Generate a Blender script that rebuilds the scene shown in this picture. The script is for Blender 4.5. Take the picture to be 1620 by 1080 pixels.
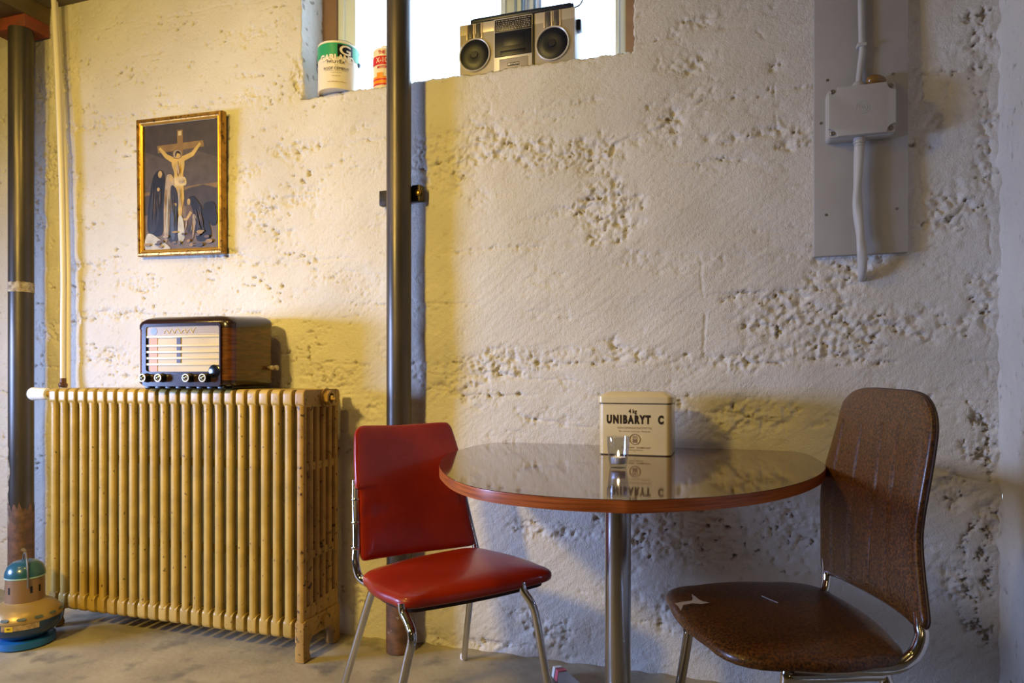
import bpy, bmesh, math, random
import numpy as np
from mathutils import Vector, Matrix, noise as mnoise

for o in list(bpy.data.objects): bpy.data.objects.remove(o)
scene = bpy.context.scene
COL = scene.collection
random.seed(4)
rng = np.random.RandomState(11)
PI = math.pi

# ------------------------------------------------------------------ camera
FPX, CH, CD, HZ = 1080.0, 0.97, 2.28, 597.0      # focal in px, camera height, distance to wall, horizon row
TH = math.atan(FPX/3410.0); SN, CS = math.sin(TH), math.cos(TH)
cam_d = bpy.data.cameras.new('camera'); cam = bpy.data.objects.new('camera', cam_d); COL.objects.link(cam)
cam.location = (0, -CD, CH); cam.rotation_euler = (PI/2, 0, TH)
cam_d.sensor_width = 36; cam_d.lens = 24.0; cam_d.shift_y = (HZ-540)/1620.0; cam_d.clip_start = 0.02
scene.camera = cam

# ------------------------------------------------------------------ world and lights
scene.view_settings.view_transform = 'Standard'; scene.view_settings.look = 'None'
scene.view_settings.gamma = 1; scene.view_settings.use_curve_mapping = False
scene.view_settings.exposure = 0.0
world = bpy.data.worlds.new('daylight'); scene.world = world; world.use_nodes = True
bg = world.node_tree.nodes['Background']
bg.inputs[0].default_value = (0.52, 0.72, 1.0, 1); bg.inputs[1].default_value = 9.0

def area(name, loc, target, sx, sy, power, color, spread=PI):
    l = bpy.data.lights.new(name, 'AREA'); l.shape = 'RECTANGLE'; l.size = sx; l.size_y = sy
    l.energy = power; l.color = color; l.spread = spread
    o = bpy.data.objects.new(name, l); COL.objects.link(o); o.location = loc
    o.rotation_euler = (Vector(target)-Vector(loc)).to_track_quat('-Z', 'Y').to_euler()
    return o
def point(name, loc, power, color, r=0.05):
    l = bpy.data.lights.new(name, 'POINT'); l.energy = power; l.color = color; l.shadow_soft_size = r
    o = bpy.data.objects.new(name, l); COL.objects.link(o); o.location = loc
    return o
WARM = (1.0, 0.71, 0.17); COOL = (0.36, 0.52, 1.0)
area('side_room_daylight', (-4.25, -2.1, 1.05), (-1.1, 0, 0.70), 1.0, 0.6, 37, COOL, math.radians(76))
point('ceiling_bulb', (-1.40, -1.30, 2.42), 26, WARM, 0.07)
point('left_ceiling_bulb', (-2.75, -1.6, 2.42), 20, WARM, 0.08)
area('room_lamp', (-1.8, -3.0, 2.25), (-2.0, 0, 0.7), 0.25, 0.25, 22, WARM, math.radians(88))
area('back_warm_fill', (-0.3, -4.2, 2.3), (-0.3, 0, 0.6), 0.6, 0.6, 3, (1.0, 0.70, 0.36))  # weak warm fill added behind the camera, stands in for room bounce

# ------------------------------------------------------------------ back-projection on real planes
def ray(px, py):
    u = (px-810)/FPX; v = (HZ-py)/FPX
    return Vector((u*CS-SN, u*SN+CS, v))
CAM = Vector((0, -CD, CH))
def A(px, py, y=0.0):
    d = ray(px, py); return CAM + d*((y+CD)/d.y)
def H(px, py, z):
    d = ray(px, py); return CAM + d*((z-CH)/d.z)
def RP(px, py, P0, N):
    d = ray(px, py); return CAM + d*((P0-CAM).dot(N)/d.dot(N))

# ------------------------------------------------------------------ materials
MATS = {}
def srgb(h):
    h = h.lstrip('#'); c = [int(h[i:i+2], 16)/255 for i in (0, 2, 4)]
    return tuple(x/12.92 if x <= .04045 else ((x+.055)/1.055)**2.4 for x in c)+(1,)
def mat(name, col, rough=.5, metal=0.0, col2=None, scale=20.0, mix=(.4, .65), bump=0.0, bscale=60.0, detail=4, stretch=None,
        rvar=0.0, coat=0.0, emit=None, spec=.5, trans=0.0, ior=1.45, col3=None, scale3=60, mix3=(.62, .72), distort=0, vary=False):
    if name in MATS: return MATS[name]
    m = bpy.data.materials.new(name); m.use_nodes = True; nt = m.node_tree; N = nt.nodes; L = nt.links
    b = N['Principled BSDF']
    if isinstance(col, str): col = srgb(col)
    b.inputs['Base Color'].default_value = col; b.inputs['Roughness'].default_value = rough
    b.inputs['Metallic'].default_value = metal; b.inputs['Coat Weight'].default_value = coat
    b.inputs['Specular IOR Level'].default_value = spec; b.inputs['Transmission Weight'].default_value = trans; b.inputs['IOR'].default_value = ior
    tc = N.new('ShaderNodeTexCoord'); mp = N.new('ShaderNodeMapping'); L.new(tc.outputs['Object'], mp.inputs[0])
    if stretch: mp.inputs['Scale'].default_value = stretch
    if vary:
        oi = N.new('ShaderNodeObjectInfo'); ml = N.new('ShaderNodeMath'); ml.operation = 'MULTIPLY'; ml.inputs[1].default_value = 37
        L.new(oi.outputs['Random'], ml.inputs[0]); L.new(ml.outputs[0], mp.inputs['Location'])
    def nz(sc, det=detail, dist=0):
        n = N.new('ShaderNodeTexNoise'); n.inputs['Scale'].default_value = sc; n.inputs['Detail'].default_value = det
        n.inputs['Distortion'].default_value = dist; L.new(mp.outputs[0], n.inputs['Vector']); return n.outputs['Fac']
    def ramp(src, lo, hi):
        r = N.new('ShaderNodeMapRange'); r.inputs[1].default_value = lo; r.inputs[2].default_value = hi
        L.new(src, r.inputs[0]); return r.outputs[0]
    if col2 is not None:
        if isinstance(col2, str): col2 = srgb(col2)
        mx = N.new('ShaderNodeMix'); mx.data_type = 'RGBA'; mx.inputs[6].default_value = col; mx.inputs[7].default_value = col2
        L.new(ramp(nz(scale, dist=distort), *mix), mx.inputs[0]); out = mx.outputs[2]
        if col3 is not None:
            if isinstance(col3, str): col3 = srgb(col3)
            m3 = N.new('ShaderNodeMix'); m3.data_type = 'RGBA'; L.new(out, m3.inputs[6]); m3.inputs[7].default_value = col3
            L.new(ramp(nz(scale3), *mix3), m3.inputs[0]); out = m3.outputs[2]
        L.new(out, b.inputs['Base Color'])
    if rvar:
        r = N.new('ShaderNodeMapRange'); L.new(nz(scale*.7), r.inputs[0]); r.inputs[1].default_value = .3; r.inputs[2].default_value = .7
        r.inputs[3].default_value = max(.02, rough-rvar); r.inputs[4].default_value = rough+rvar; L.new(r.outputs[0], b.inputs['Roughness'])
    if bump:
        bp = N.new('ShaderNodeBump'); bp.inputs['Strength'].default_value = 1; bp.inputs['Distance'].default_value = bump
        L.new(nz(bscale, 5), bp.inputs['Height']); L.new(bp.outputs[0], b.inputs['Normal'])
    if emit:
        b.inputs['Emission Color'].default_value = emit[0]; b.inputs['Emission Strength'].default_value = emit[1]
    MATS[name] = m; return m

M_floor = mat('worn concrete floor', '#968b76', .55, col2='#b0a488', scale=5, mix=(.35, .7), bump=.0015, bscale=45, rvar=.12, col3='#6d6861', scale3=9, mix3=(.55, .75))
M_ceil = mat('ceiling plaster', '#6f6657', .9)
M_room = mat('room plaster', '#6e665a', .9, bump=.003, bscale=15)
M_steel = mat('dark steel pipe', '#4c4744', .36, .55, col2='#5e544a', scale=6, stretch=(3, 3, .5), rvar=.1, bump=.0002, bscale=40, col3='#7a5b45', scale3=30, mix3=(.68, .74))
M_rust = mat('rusted pipe foot', '#5d4638', .7, .2, col2='#7d5a43', scale=30, bump=.001, bscale=60, col3='#9c8f83', scale3=25, mix3=(.62, .7))
M_chip = mat('pale chipped paint', '#b7aa92', .7, col2='#7d6a50', scale=60)
M_redox = mat('red oxide steel', '#8a4331', .65, col2='#74402e', scale=20, bump=.0005)
M_timber = mat('beam brown', '#7d6a48', .75, col2='#66563a', scale=9, bump=.001, bscale=30, stretch=(1, .2, 1))
M_wpipe = mat('cream painted pipe', '#efe6d2', .35)
M_copper = mat('brown fitting', '#6b4a35', .4, .5)
M_rad = mat('mustard radiator enamel', '#b8984c', .36, vary=True, col2='#a58843', scale=14, rvar=.08, bump=.0005, bscale=90, col3='#5b4222', scale3=70, mix3=(.67, .72))
M_radend = mat('mustard radiator enamel stained', '#b28c48', .42, col2='#96753c', scale=10, rvar=.08, bump=.0006, bscale=80, col3='#4a341c', scale3=55, mix3=(.60, .68))
M_white = mat('white plastic', '#f0ece4', .3)
M_chrome = mat('chrome tube', '#d4d4d6', .10, 1.0, rvar=.04, scale=30)
M_brush = mat('brushed steel column', '#b9b7b5', .24, 1.0, rvar=.06, scale=14, stretch=(1, 1, .1))
M_red = mat('oxblood vinyl', '#8e2214', .30, col2='#a22c18', scale=7, bump=.00025, bscale=260, rvar=.06, coat=.15)
M_brown = mat('mottled brown leather', '#38210d', .36, col2='#7a4a1a', scale=210, mix=(.38, .66), bump=.00022, bscale=170, rvar=.06, coat=.12, detail=6)
M_piping = mat('dark brown piping', '#3c2414', .4)
M_tear = mat('exposed pale lining', '#cfc7bd', .8)
M_black = mat('black plastic', '#15161a', .35)
M_blackg = mat('glossy black plastic', '#0d0f18', .2)
M_nut = mat('red brown laminate', '#43211a', .08, col2='#5e3325', scale=5, stretch=(1, 9, 1), detail=6, distort=1.2, rvar=.02, coat=.5)
M_edge = mat('orange brown wood edge', '#c06a34', .32, col2='#954c22', scale=7, stretch=(1, 1, 40), detail=5)
M_cream = mat('cream enamel tin', '#e3cfa0', .26, col2='#d9c390', scale=6, bump=.0002, bscale=20, rvar=.05, coat=.3, col3='#8f7440', scale3=40, mix3=(.72, .78))
M_ink = mat('dark brown ink', '#2f221b', .4)
M_inkl = mat('faint brown ink', '#8a7357', .4)
M_wax = mat('white wax', '#f7efe2', .5)
M_alu = mat('aluminium cup', '#e4e4ea', .35, .25)
M_flame = mat('flame', '#ffd890', .5, emit=((1, .70, .32, 1), 14))
M_board = mat('grey painted board', '#aaa399', .5, bump=.0004, bscale=40, col2='#a29b91', scale=5)
M_jbox = mat('grey junction box plastic', '#b1aba0', .42)
M_cable = mat('grey painted cable', '#b8b3aa', .45)
M_screw = mat('dull screw', '#8b857b', .4, .8)
M_egg = mat('varnished wood egg', '#85602f', .22, col2='#6e4c22', scale=18, coat=.6)
M_gold = mat('gilded frame', '#b98a3a', .34, .55, col2='#8a6426', scale=35, bump=.0012, bscale=120, col3='#4a3014', scale3=80, mix3=(.6, .68))
M_goldin = mat('gilded inner slip', '#cf9c3f', .3, .6)
M_bake = mat('dark bakelite', '#2a1c1e', .22, coat=.4)
M_glassthin = None

def wood_mat(name, c1, c2, rough, scale, rot):
    m = bpy.data.materials.new(name); m.use_nodes = True; nt = m.node_tree; N = nt.nodes; L = nt.links; b = N['Principled BSDF']
    tc = N.new('ShaderNodeTexCoord'); mp = N.new('ShaderNodeMapping'); L.new(tc.outputs['Object'], mp.inputs[0]); mp.inputs['Rotation'].default_value = rot
    w = N.new('ShaderNodeTexWave'); w.inputs['Scale'].default_value = scale; w.inputs['Distortion'].default_value = 5; w.inputs['Detail'].default_value = 3; w.inputs['Detail Scale'].default_value = 1.4
    w.bands_direction = 'Z'; L.new(mp.outputs[0], w.inputs[0])
    r = N.new('ShaderNodeValToRGB'); r.color_ramp.elements[0].color = srgb(c1); r.color_ramp.elements[1].color = srgb(c2)
    r.color_ramp.elements[0].position = .25; r.color_ramp.elements[1].position = .75
    L.new(w.outputs[0], r.inputs[0]); L.new(r.outputs[0], b.inputs['Base Color']); b.inputs['Roughness'].default_value = rough; b.inputs['Coat Weight'].default_value = .4
    return m
M_veneer = mat('walnut veneer', '#6a3c1a', .28, col2='#3b200f', scale=9, mix=(.36, .66), stretch=(1.2, 1.0, 9), distort=1.0, detail=6, coat=.4)
def glass_mat(name, tint=(1, 1, 1, 1), base=.045):
    m = bpy.data.materials.new(name); m.use_nodes = True; nt = m.node_tree; nt.nodes.clear()
    g = nt.nodes.new('ShaderNodeBsdfGlossy'); g.inputs['Roughness'].default_value = .02
    t = nt.nodes.new('ShaderNodeBsdfTransparent'); t.inputs[0].default_value = tint
    lw = nt.nodes.new('ShaderNodeLayerWeight'); lw.inputs[0].default_value = .5
    pw = nt.nodes.new('ShaderNodeMath'); pw.operation = 'POWER'; pw.inputs[1].default_value = 4; nt.links.new(lw.outputs['Facing'], pw.inputs[0])
    f = nt.nodes.new('ShaderNodeMapRange'); f.inputs[3].default_value = base; f.inputs[4].default_value = .9; nt.links.new(pw.outputs[0], f.inputs[0])
    mx = nt.nodes.new('ShaderNodeMixShader'); o = nt.nodes.new('ShaderNodeOutputMaterial')
    nt.links.new(f.outputs[0], mx.inputs[0]); nt.links.new(t.outputs[0], mx.inputs[1]); nt.links.new(g.outputs[0], mx.inputs[2]); nt.links.new(mx.outputs[0], o.inputs[0])
    return m
M_pane = glass_mat('window pane')
M_tumbler = glass_mat('clear pressed glass', (.93, .95, .99, 1), .11)

# ------------------------------------------------------------------ object helpers
def tag(o, label=None, cat=None, group=None, kind=None):
    if label: o['label'] = label
    if cat: o['category'] = cat
    if group: o['group'] = group
    if kind: o['kind'] = kind
    return o
ROOT = {}
def thing(name, loc, label, cat, group=None, rz=0.0, rx=0.0):
    o = bpy.data.objects.new(name, None); COL.objects.link(o); o.location = loc; o.rotation_euler = (rx, 0, rz); o.empty_display_size = .05
    tag(o, label, cat, group); return o
def root_of(o):
    while o.parent: o = o.parent
    return o
def obj(name, bm, m, parent=None, label=None, smooth=True, angle=40, world=True):
    """one mesh object; world=True: bm is in world coordinates and is shifted to the root thing's origin"""
    me = bpy.data.meshes.new(name)
    if parent is not None and world:
        r = root_of(parent); bmesh.ops.translate(bm, verts=bm.verts, vec=-Vector(r.location))
    bmesh.ops.recalc_face_normals(bm, faces=bm.faces)
    bm.to_mesh(me); bm.free()
    for mm in (m if isinstance(m, (list, tuple)) else [m]): me.materials.append(mm)
    if smooth:
        me.polygons.foreach_set('use_smooth', [True]*len(me.polygons))
        try: me.set_sharp_from_angle(angle=math.radians(angle))
        except Exception: pass
    o = bpy.data.objects.new(name, me); COL.objects.link(o)
    if parent is not None: o.parent = parent
    if label: o['label'] = label
    return o
def solo(name, bm, m, loc, label, cat, group=None, **k):
    """a thing that is one mesh, its origin at loc"""
    bmesh.ops.translate(bm, verts=bm.verts, vec=-Vector(loc))
    o = obj(name, bm, m, None, **k); o.location = loc; tag(o, label, cat, group); return o
def struct(name, bm, m, **k):
    o = obj(name, bm, m, **k); o['kind'] = 'structure'; return o
def nb(): return bmesh.new()
def box(bm, x0, x1, y0, y1, z0, z1, bev=0.0, seg=2, mi=0, mtx=None):
    t = bmesh.new()
    v = [t.verts.new(p) for p in [(x0, y0, z0), (x1, y0, z0), (x1, y1, z0), (x0, y1, z0), (x0, y0, z1), (x1, y0, z1), (x1, y1, z1), (x0, y1, z1)]]
    for f in [(3, 2, 1, 0), (4, 5, 6, 7), (0, 1, 5, 4), (1, 2, 6, 5), (2, 3, 7, 6), (3, 0, 4, 7)]: t.faces.new([v[i] for i in f])
    if bev: bmesh.ops.bevel(t, geom=list(t.edges), offset=bev, segments=seg, profile=.5, affect='EDGES')
    merge(bm, t, mi, mtx); return bm
def merge(bm, t, mi=0, mtx=None):
    if mtx is not None: bmesh.ops.transform(t, matrix=mtx, verts=t.verts)
    vm = {v: bm.verts.new(v.co) for v in t.verts}
    for f in t.faces:
        try:
            nf = bm.faces.new([vm[v] for v in f.verts]); nf.material_index = mi if mi else f.material_index
        except ValueError: pass
    t.free()
def tube(bm, pts, r, n=12, cap=True, mi=0):
    pts = [Vector(p) for p in pts]; rs = r if isinstance(r, (list, tuple)) else [r]*len(pts)
    rings = []; up = None
    for i, p in enumerate(pts):
        t = (pts[min(i+1, len(pts)-1)]-pts[max(i-1, 0)]).normalized()
        if up is None:
            a = Vector((0, 0, 1)) if abs(t.z) < .9 else Vector((1, 0, 0)); up = (a-t*a.dot(t)).normalized()
        else: up = (up-t*up.dot(t)).normalized()
        s = t.cross(up)
        rings.append([bm.verts.new(p+(up*math.cos(2*PI*k/n)+s*math.sin(2*PI*k/n))*rs[i]) for k in range(n)])
    for a, b in zip(rings, rings[1:]):
        for k in range(n):
            f = bm.faces.new((a[k], a[(k+1) % n], b[(k+1) % n], b[k])); f.material_index = mi
    if cap:
        bm.faces.new(rings[0][::-1]).material_index = mi; bm.faces.new(rings[-1]).material_index = mi
    return bm
def spline(pts, sub=8, closed=False):
    pts = [Vector(p) for p in pts]; out = []; n = len(pts)
    rngi = range(n) if closed else range(n-1)
    for i in rngi:
        if closed: p0, p1, p2, p3 = pts[i-1], pts[i], pts[(i+1) % n], pts[(i+2) % n]
        else: p0, p1, p2, p3 = pts[max(i-1, 0)], pts[i], pts[i+1], pts[min(i+2, n-1)]
        for k in range(sub):
            t = k/sub
            out.append(.5*((2*p1)+(-p0+p2)*t+(2*p0-5*p1+4*p2-p3)*t*t+(-p0+3*p1-3*p2+p3)*t**3))
    if not closed: out.append(pts[-1])
    return out
def lathe(bm, prof, c=(0, 0, 0), n=32, mi=0, a0=0.0, mtx=None, sx=1, sy=1):
    t = bmesh.new(); rings = []
    for r, z in prof:
        if r < 1e-6: rings.append([t.verts.new((0, 0, z))])
        else: rings.append([t.verts.new((r*math.cos(a0+2*PI*k/n)*sx, r*math.sin(a0+2*PI*k/n)*sy, z)) for k in range(n)])
    for a, b in zip(rings, rings[1:]):
        for k in range(n):
            k2 = (k+1) % n
            if len(a) == 1 and len(b) == 1: continue
            if len(a) == 1: t.faces.new((a[0], b[k2], b[k]))
            elif len(b) == 1: t.faces.new((a[k], a[k2], b[0]))
            else: t.faces.new((a[k], a[k2], b[k2], b[k]))
    m = Matrix.Translation(Vector(c)) @ (mtx if mtx is not None else Matrix.Identity(4))
    merge(bm, t, mi, m); return bm
def prism(bm, outline, y0, y1, mi=0, mtx=None, bev=0.0, axes='xz'):
    """outline 2D in given axes, extruded along the third axis y0->y1"""
    t = bmesh.new()
    def P(a, b, c):
        return {'xz': (a, c, b), 'yz': (c, a, b), 'xy': (a, b, c)}[axes]
    lo = [t.verts.new(P(a, b, y0)) for a, b in outline]; hi = [t.verts.new(P(a, b, y1)) for a, b in outline]
    n = len(outline)
    t.faces.new(lo); t.faces.new(hi[::-1])
    for i in range(n): t.faces.new((lo[i], hi[i], hi[(i+1) % n], lo[(i+1) % n]))
    bmesh.ops.recalc_face_normals(t, faces=t.faces)
    if bev:
        es = [e for e in t.edges if (e.verts[0] in lo) == (e.verts[1] in lo)]
        bmesh.ops.bevel(t, geom=es, offset=bev, segments=2, profile=.5, affect='EDGES')
    merge(bm, t, mi, mtx); return bm
def rrect(w, h, r, n=5, cx=0, cy=0):
    out = []
    for sx, sy, a in ((1, 1, 0), (-1, 1, 90), (-1, -1, 180), (1, -1, 270)):
        for k in range(n+1):
            t = math.radians(a+90*k/n); out.append((cx+sx*(w/2-r)+r*math.cos(t), cy+sy*(h/2-r)+r*math.sin(t)))
    return out
def loft(bm, rings, mi=0, cap=True, closed_ring=True):
    R = [[bm.verts.new(p) for p in ring] for ring in rings]; n = len(R[0])
    for a, b in zip(R, R[1:]):
        for k in range(n if closed_ring else n-1):
            f = bm.faces.new((a[k], a[(k+1) % n], b[(k+1) % n], b[k])); f.material_index = mi
    if cap:
        bm.faces.new(R[0][::-1]).material_index = mi; bm.faces.new(R[-1]).material_index = mi
def pillow(bm, outline, P0, U, V, N, tf, tb, k=2.4, extra=None, nr=14):
    """closed 2D outline (a,b) in frame P0,U,V,N; domed front (tf) and back (tb)"""
    n = len(outline); ca = sum(p[0] for p in outline)/n; cb = sum(p[1] for p in outline)/n
    def ring(s, side):
        t = (1-s**k)**(1/k) if s < 1 else 0
        h = (tf if side > 0 else -tb)*t; vs = []
        for a, b in outline:
            aa, bb = ca+(a-ca)*s, cb+(b-cb)*s
            e = extra(aa, bb, side, s) if extra else 0
            vs.append(bm.verts.new(P0+U*aa+V*bb+N*(h+e)))
        return vs
    ss = [math.sin(PI/2*i/nr) for i in range(1, nr+1)]
    front = [ring(s, 1) for s in ss]; back = [ring(s, -1) for s in ss[:-1]]
    seq = front + back[::-1]
    for A_, B_ in zip(seq, seq[1:]):
        for i in range(n): bm.faces.new((A_[i], A_[(i+1) % n], B_[(i+1) % n], B_[i]))
    for r_, sd in ((front[0], 1), (back[0], -1)):
        e = extra(ca, cb, sd, 0) if extra else 0
        c = bm.verts.new(P0+U*ca+V*cb+N*((tf if sd > 0 else -tb)+e))
        for i in range(n): bm.faces.new((r_[i], r_[(i+1) % n], c))
    return bm
def textbm(body, size, align='CENTER', squeeze=1.0, spacing=1.0, thick=0.0, shear=0.0, bold=0.0):
    """text in local XZ plane facing -Y, centred"""
    c = bpy.data.curves.new('lettering', 'FONT'); c.body = body; c.size = size; c.align_x = align; c.align_y = 'CENTER'
    c.space_character = spacing; c.resolution_u = 3; c.shear = shear; c.offset = bold; c.extrude = thick
    o = bpy.data.objects.new('lettering', c); COL.objects.link(o)
    dg = bpy.context.evaluated_depsgraph_get(); dg.update()
    me = bpy.data.meshes.new_from_object(o.evaluated_get(dg))
    bpy.data.objects.remove(o); bpy.data.curves.remove(c)
    bm = bmesh.new(); bm.from_mesh(me); bpy.data.meshes.remove(me)
    for v in bm.verts: v.co = Vector((v.co.x*squeeze, -v.co.z, v.co.y))
    return bm
def frame_mtx(O, X, Z):
    X = Vector(X).normalized(); Z = Vector(Z); Z = (Z-X*Z.dot(X)).normalized(); Y = Z.cross(X)
    m = Matrix((X, Y, Z)).transposed().to_4x4(); m.translation = Vector(O); return m

# ------------------------------------------------------------------ rough concrete wall
TAB = [rng.rand(256, 256)*2*PI for _ in range(10)]
def perlin(x, y, seed=0):
    g = TAB[seed % 10]; off = seed*17
    xi = np.floor(x).astype(np.int64); yi = np.floor(y).astype(np.int64); xf = x-xi; yf = y-yi
    u = xf*xf*xf*(xf*(xf*6-15)+10); v = yf*yf*yf*(yf*(yf*6-15)+10)
    def d(i, j):
        a = g[(xi+i+off) & 255, (yi+j+off) & 255]; return np.cos(a)*(xf-i)+np.sin(a)*(yf-j)
    n0 = d(0, 0)*(1-u)+d(1, 0)*u; n1 = d(0, 1)*(1-u)+d(1, 1)*u
    return (n0*(1-v)+n1*v)*1.5
def sstep(a, b, x):
    t = np.clip((x-a)/(b-a), 0, 1); return t*t*(3-2*t)
def ell(x, z, lst):
    m = np.zeros_like(x)
    for px, py, rx, rz, s in lst:
        c = A(px, py); r1 = (A(px+rx, py).x-A(px-rx, py).x)/2; r2 = abs(A(px, py-rz).z-A(px, py+rz).z)/2
        d = ((x-c.x)/r1)**2+((z-c.z)/r2)**2
        m = np.maximum(m, s*np.exp(-d*1.1))
    return m
ROUGH = [(960, 330, 50, 60, 1), (930, 245, 60, 28, 1), (800, 235, 90, 28, .95), (710, 265, 50, 45, .9), (1060, 190, 55, 22, .8), (1130, 150, 30, 20, .5),
         (1070, 110, 50, 14, .6), (900, 165, 90, 8, .5), (760, 580, 100, 26, .85), (720, 610, 60, 20, .8), (1000, 560, 80, 16, .7), (980, 545, 22, 16, 1), (1240, 500, 90, 45, .9),
         (1330, 520, 60, 55, 1), (1330, 440, 60, 28, .9), (1440, 520, 70, 30, .8), (1170, 575, 50, 18, .7), (1190, 660, 85, 34, .9), (1090, 640, 40, 20, .5),
         (1100, 850, 150, 50, 1), (1240, 830, 70, 60, .9), (900, 840, 80, 20, .5), (860, 1000, 100, 30, .4), (1060, 960, 60, 50, .6),
         (1180, 215, 110, 12, .7), (1250, 225, 60, 14, .7), (1225, 105, 30, 14, .5), (1100, 38, 40, 14, .7), (960, 30, 40, 8, .4), (1555, 90, 30, 40, 1), (1500, 190, 40, 20, .7), (1560, 230, 16, 120, .9),
         (1500, 330, 50, 30, .5), (1560, 480, 22, 60, .9), (1530, 520, 40, 30, .7), (1566, 700, 20, 60, 1), (1510, 770, 60, 30, 1), (1560, 820, 24, 40, .9), (1520, 930, 50, 30, .9), (1400, 650, 60, 20, .3),
         (1360, 415, 60, 16, 1), (390, 270, 40, 14, .7), (470, 235, 70, 12, .8), (410, 340, 25, 40, .8), (480, 310, 40, 22, .7), (430, 370, 50, 10, .6), (370, 400, 40, 8, .5),
         (80, 140, 40, 26, .9), (75, 255, 30, 40, .9), (130, 200, 60, 10, .6), (100, 290, 50, 12, .7), (130, 420, 80, 12, .7), (170, 500, 80, 10, .7), (80, 520, 40, 20, .8), (60, 300, 20, 80, .6),
         (480, 120, 18, 28, 1.2), (380, 60, 60, 20, .4), (400, 150, 50, 12, .5), (300, 165, 60, 8, .5), (560, 205, 40, 16, .4), (520, 600, 60, 26, .7), (590, 640, 30, 30, .6), (560, 480, 30, 10, .4), (210, 450, 50, 10, .6), (190, 560, 40, 16, .6),
         (560, 940, 40, 40, .6), (690, 1010, 40, 18, .8), (800, 1020, 120, 10, .6), (860, 660, 60, 14, .5), (740, 760, 60, 20, .3)]
SEAMS = [(.20, .5), (.47, .5), (.70, .9), (.905, 1.0), (1.02, .8), (1.235, .7), (1.42, .6), (1.66, .9), (1.86, .7), (2.08, .7), (2.33, .5)]
CR = [[(1075, 640), (1110, 648), (1160, 652), (1200, 665), (1225, 690)], [(1240, 690), (1238, 660), (1200, 650)], [(650, 590), (760, 598), (840, 600), (940, 606)],
      [(955, 540), (980, 548), (985, 552)], [(1255, 480), (1300, 520), (1345, 535)], [(1110, 400), (1112, 470), (1110, 590)], [(1200, 45), (1228, 95), (1228, 205)],
      [(60, 60), (140, 45), (250, 30), (340, 12), (420, 0)], [(860, 250), (950, 235), (1040, 205), (1100, 170)], [(820, 655), (900, 672), (950, 678)], [(360, 120), (470, 112), (478, 108)],
      [(1480, 745), (1520, 752), (1570, 760)], [(1560, 20), (1562, 100), (1570, 250), (1566, 400)], [(1566, 480), (1564, 560), (1566, 600)]]
def relief(x, z):
    u = .006*perlin(x/.5, z/.4, 1)+.0035*perlin(x/.17, z/.13, 2)
    wob = .02*perlin(x/.12, z/.12, 6)+.008*perlin(x/.04, z/.04, 7)
    M = ell(x+wob, z+wob*.7, ROUGH)
    M = M*(.75+.5*perlin(x/.05, z/.05, 3))+.25*sstep(.10, .50, perlin(x/.24, z/.10, 4)+.4*perlin(x/.05, z/.04, 0))
    M = np.clip(sstep(.08, .60, M), 0, 1)
    bil = lambda s, k, ax=1.0: 1-2*np.abs(perlin(x/s*ax, z/s, k))
    wx = x+.006*perlin(x/.022, z/.022, 2); wz = z+.006*perlin(x/.022+9, z/.022, 3)
    peb = .0062*perlin(wx/.060, wz/.042, 0)+.0034*(1-2*np.abs(perlin(wx/.038, wz/.030, 5))-.5)+.0052*perlin(wx/.027, wz/.021, 6)+.0040*perlin(wx/.0145, wz/.0125, 8)+.0024*perlin(wx/.0085, wz/.0085, 1)
    h = u+M*(peb-.005)
    # trowel strokes, their direction drifting over the wall
    a = x*.8+z*.6+.05*perlin(x/.3, z/.3, 7); b = -x*.6+z*.8
    h += (1-.7*M)*(.0008*perlin(a/.14, b/.014, 8)+.0005*perlin(a/.09, b/.04, 9)+.0004*perlin(x/.014, z/.014, 2))
    h += .0003*perlin(x/.009, z/.009, 4)
    fine = .5*perlin(x/.011, z/.010, 3)+.35*perlin(x/.006, z/.006, 5)
    pit = np.zeros_like(x)
    # board seams
    bo = np.zeros_like(x)
    for i, (zs, st) in enumerate(SEAMS):
        zz = zs+.010*perlin(x/.35+i*3, z*0+i*1.7, 5)+.003*perlin(x/.04, z*0+i, 6)
        act = sstep(-.1, .35, perlin(x/.22+i*5.3, z*0+i*2.1, 7))*st
        d = z-zz
        h -= .0035*act*np.exp(-(d/.005)**2)
        ph = perlin(x/.034+i*9, z/.016, 8)+fine*.8
        pit += act*np.exp(-(d/.016)**2)*sstep(.34, .62, ph)
        bo += ((i % 3)-1)*.0012*sstep(-.006, .006, d)
    h += bo*.8
    # holes in the rough patches and scattered over the left part
    pit += M*sstep(.56, .88, perlin(x/.033, z/.022, 9)+fine)
    left = sstep(-1.0, -1.7, x)
    pit += left*sstep(.42, .72, perlin(x/.030, z/.017, 1)+fine)*sstep(.0, .45, perlin(x/.16, z/.10, 0)+.25*M)
    rt = sstep(.60, .68, x)*sstep(.735, .71, x)
    pit += rt*sstep(.22, .6, perlin(x/.03, z/.055, 3)+fine)*sstep(-.1, .3, perlin(x/.3, z/.25, 2))
    for line in CR:
        P = [A(*p) for p in line]; dmin = np.full_like(x, 9.)
        for p, q in zip(P, P[1:]):
            ax, az, bx, bz = p.x, p.z, q.x, q.z; l2 = (bx-ax)**2+(bz-az)**2
            t = np.clip(((x+wob*.5-ax)*(bx-ax)+(z+wob*.5-az)*(bz-az))/l2, 0, 1)
            dmin = np.minimum(dmin, np.hypot(x+wob*.5-ax-t*(bx-ax), z+wob*.5-az-t*(bz-az)))
        h -= .004*np.exp(-(dmin/.003)**2)*sstep(-.4, .1, perlin(x/.05, z/.05, 1))
    pit = np.clip(pit, 0, 1)
    h -= .011*pit
    return h, pit, M

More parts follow.
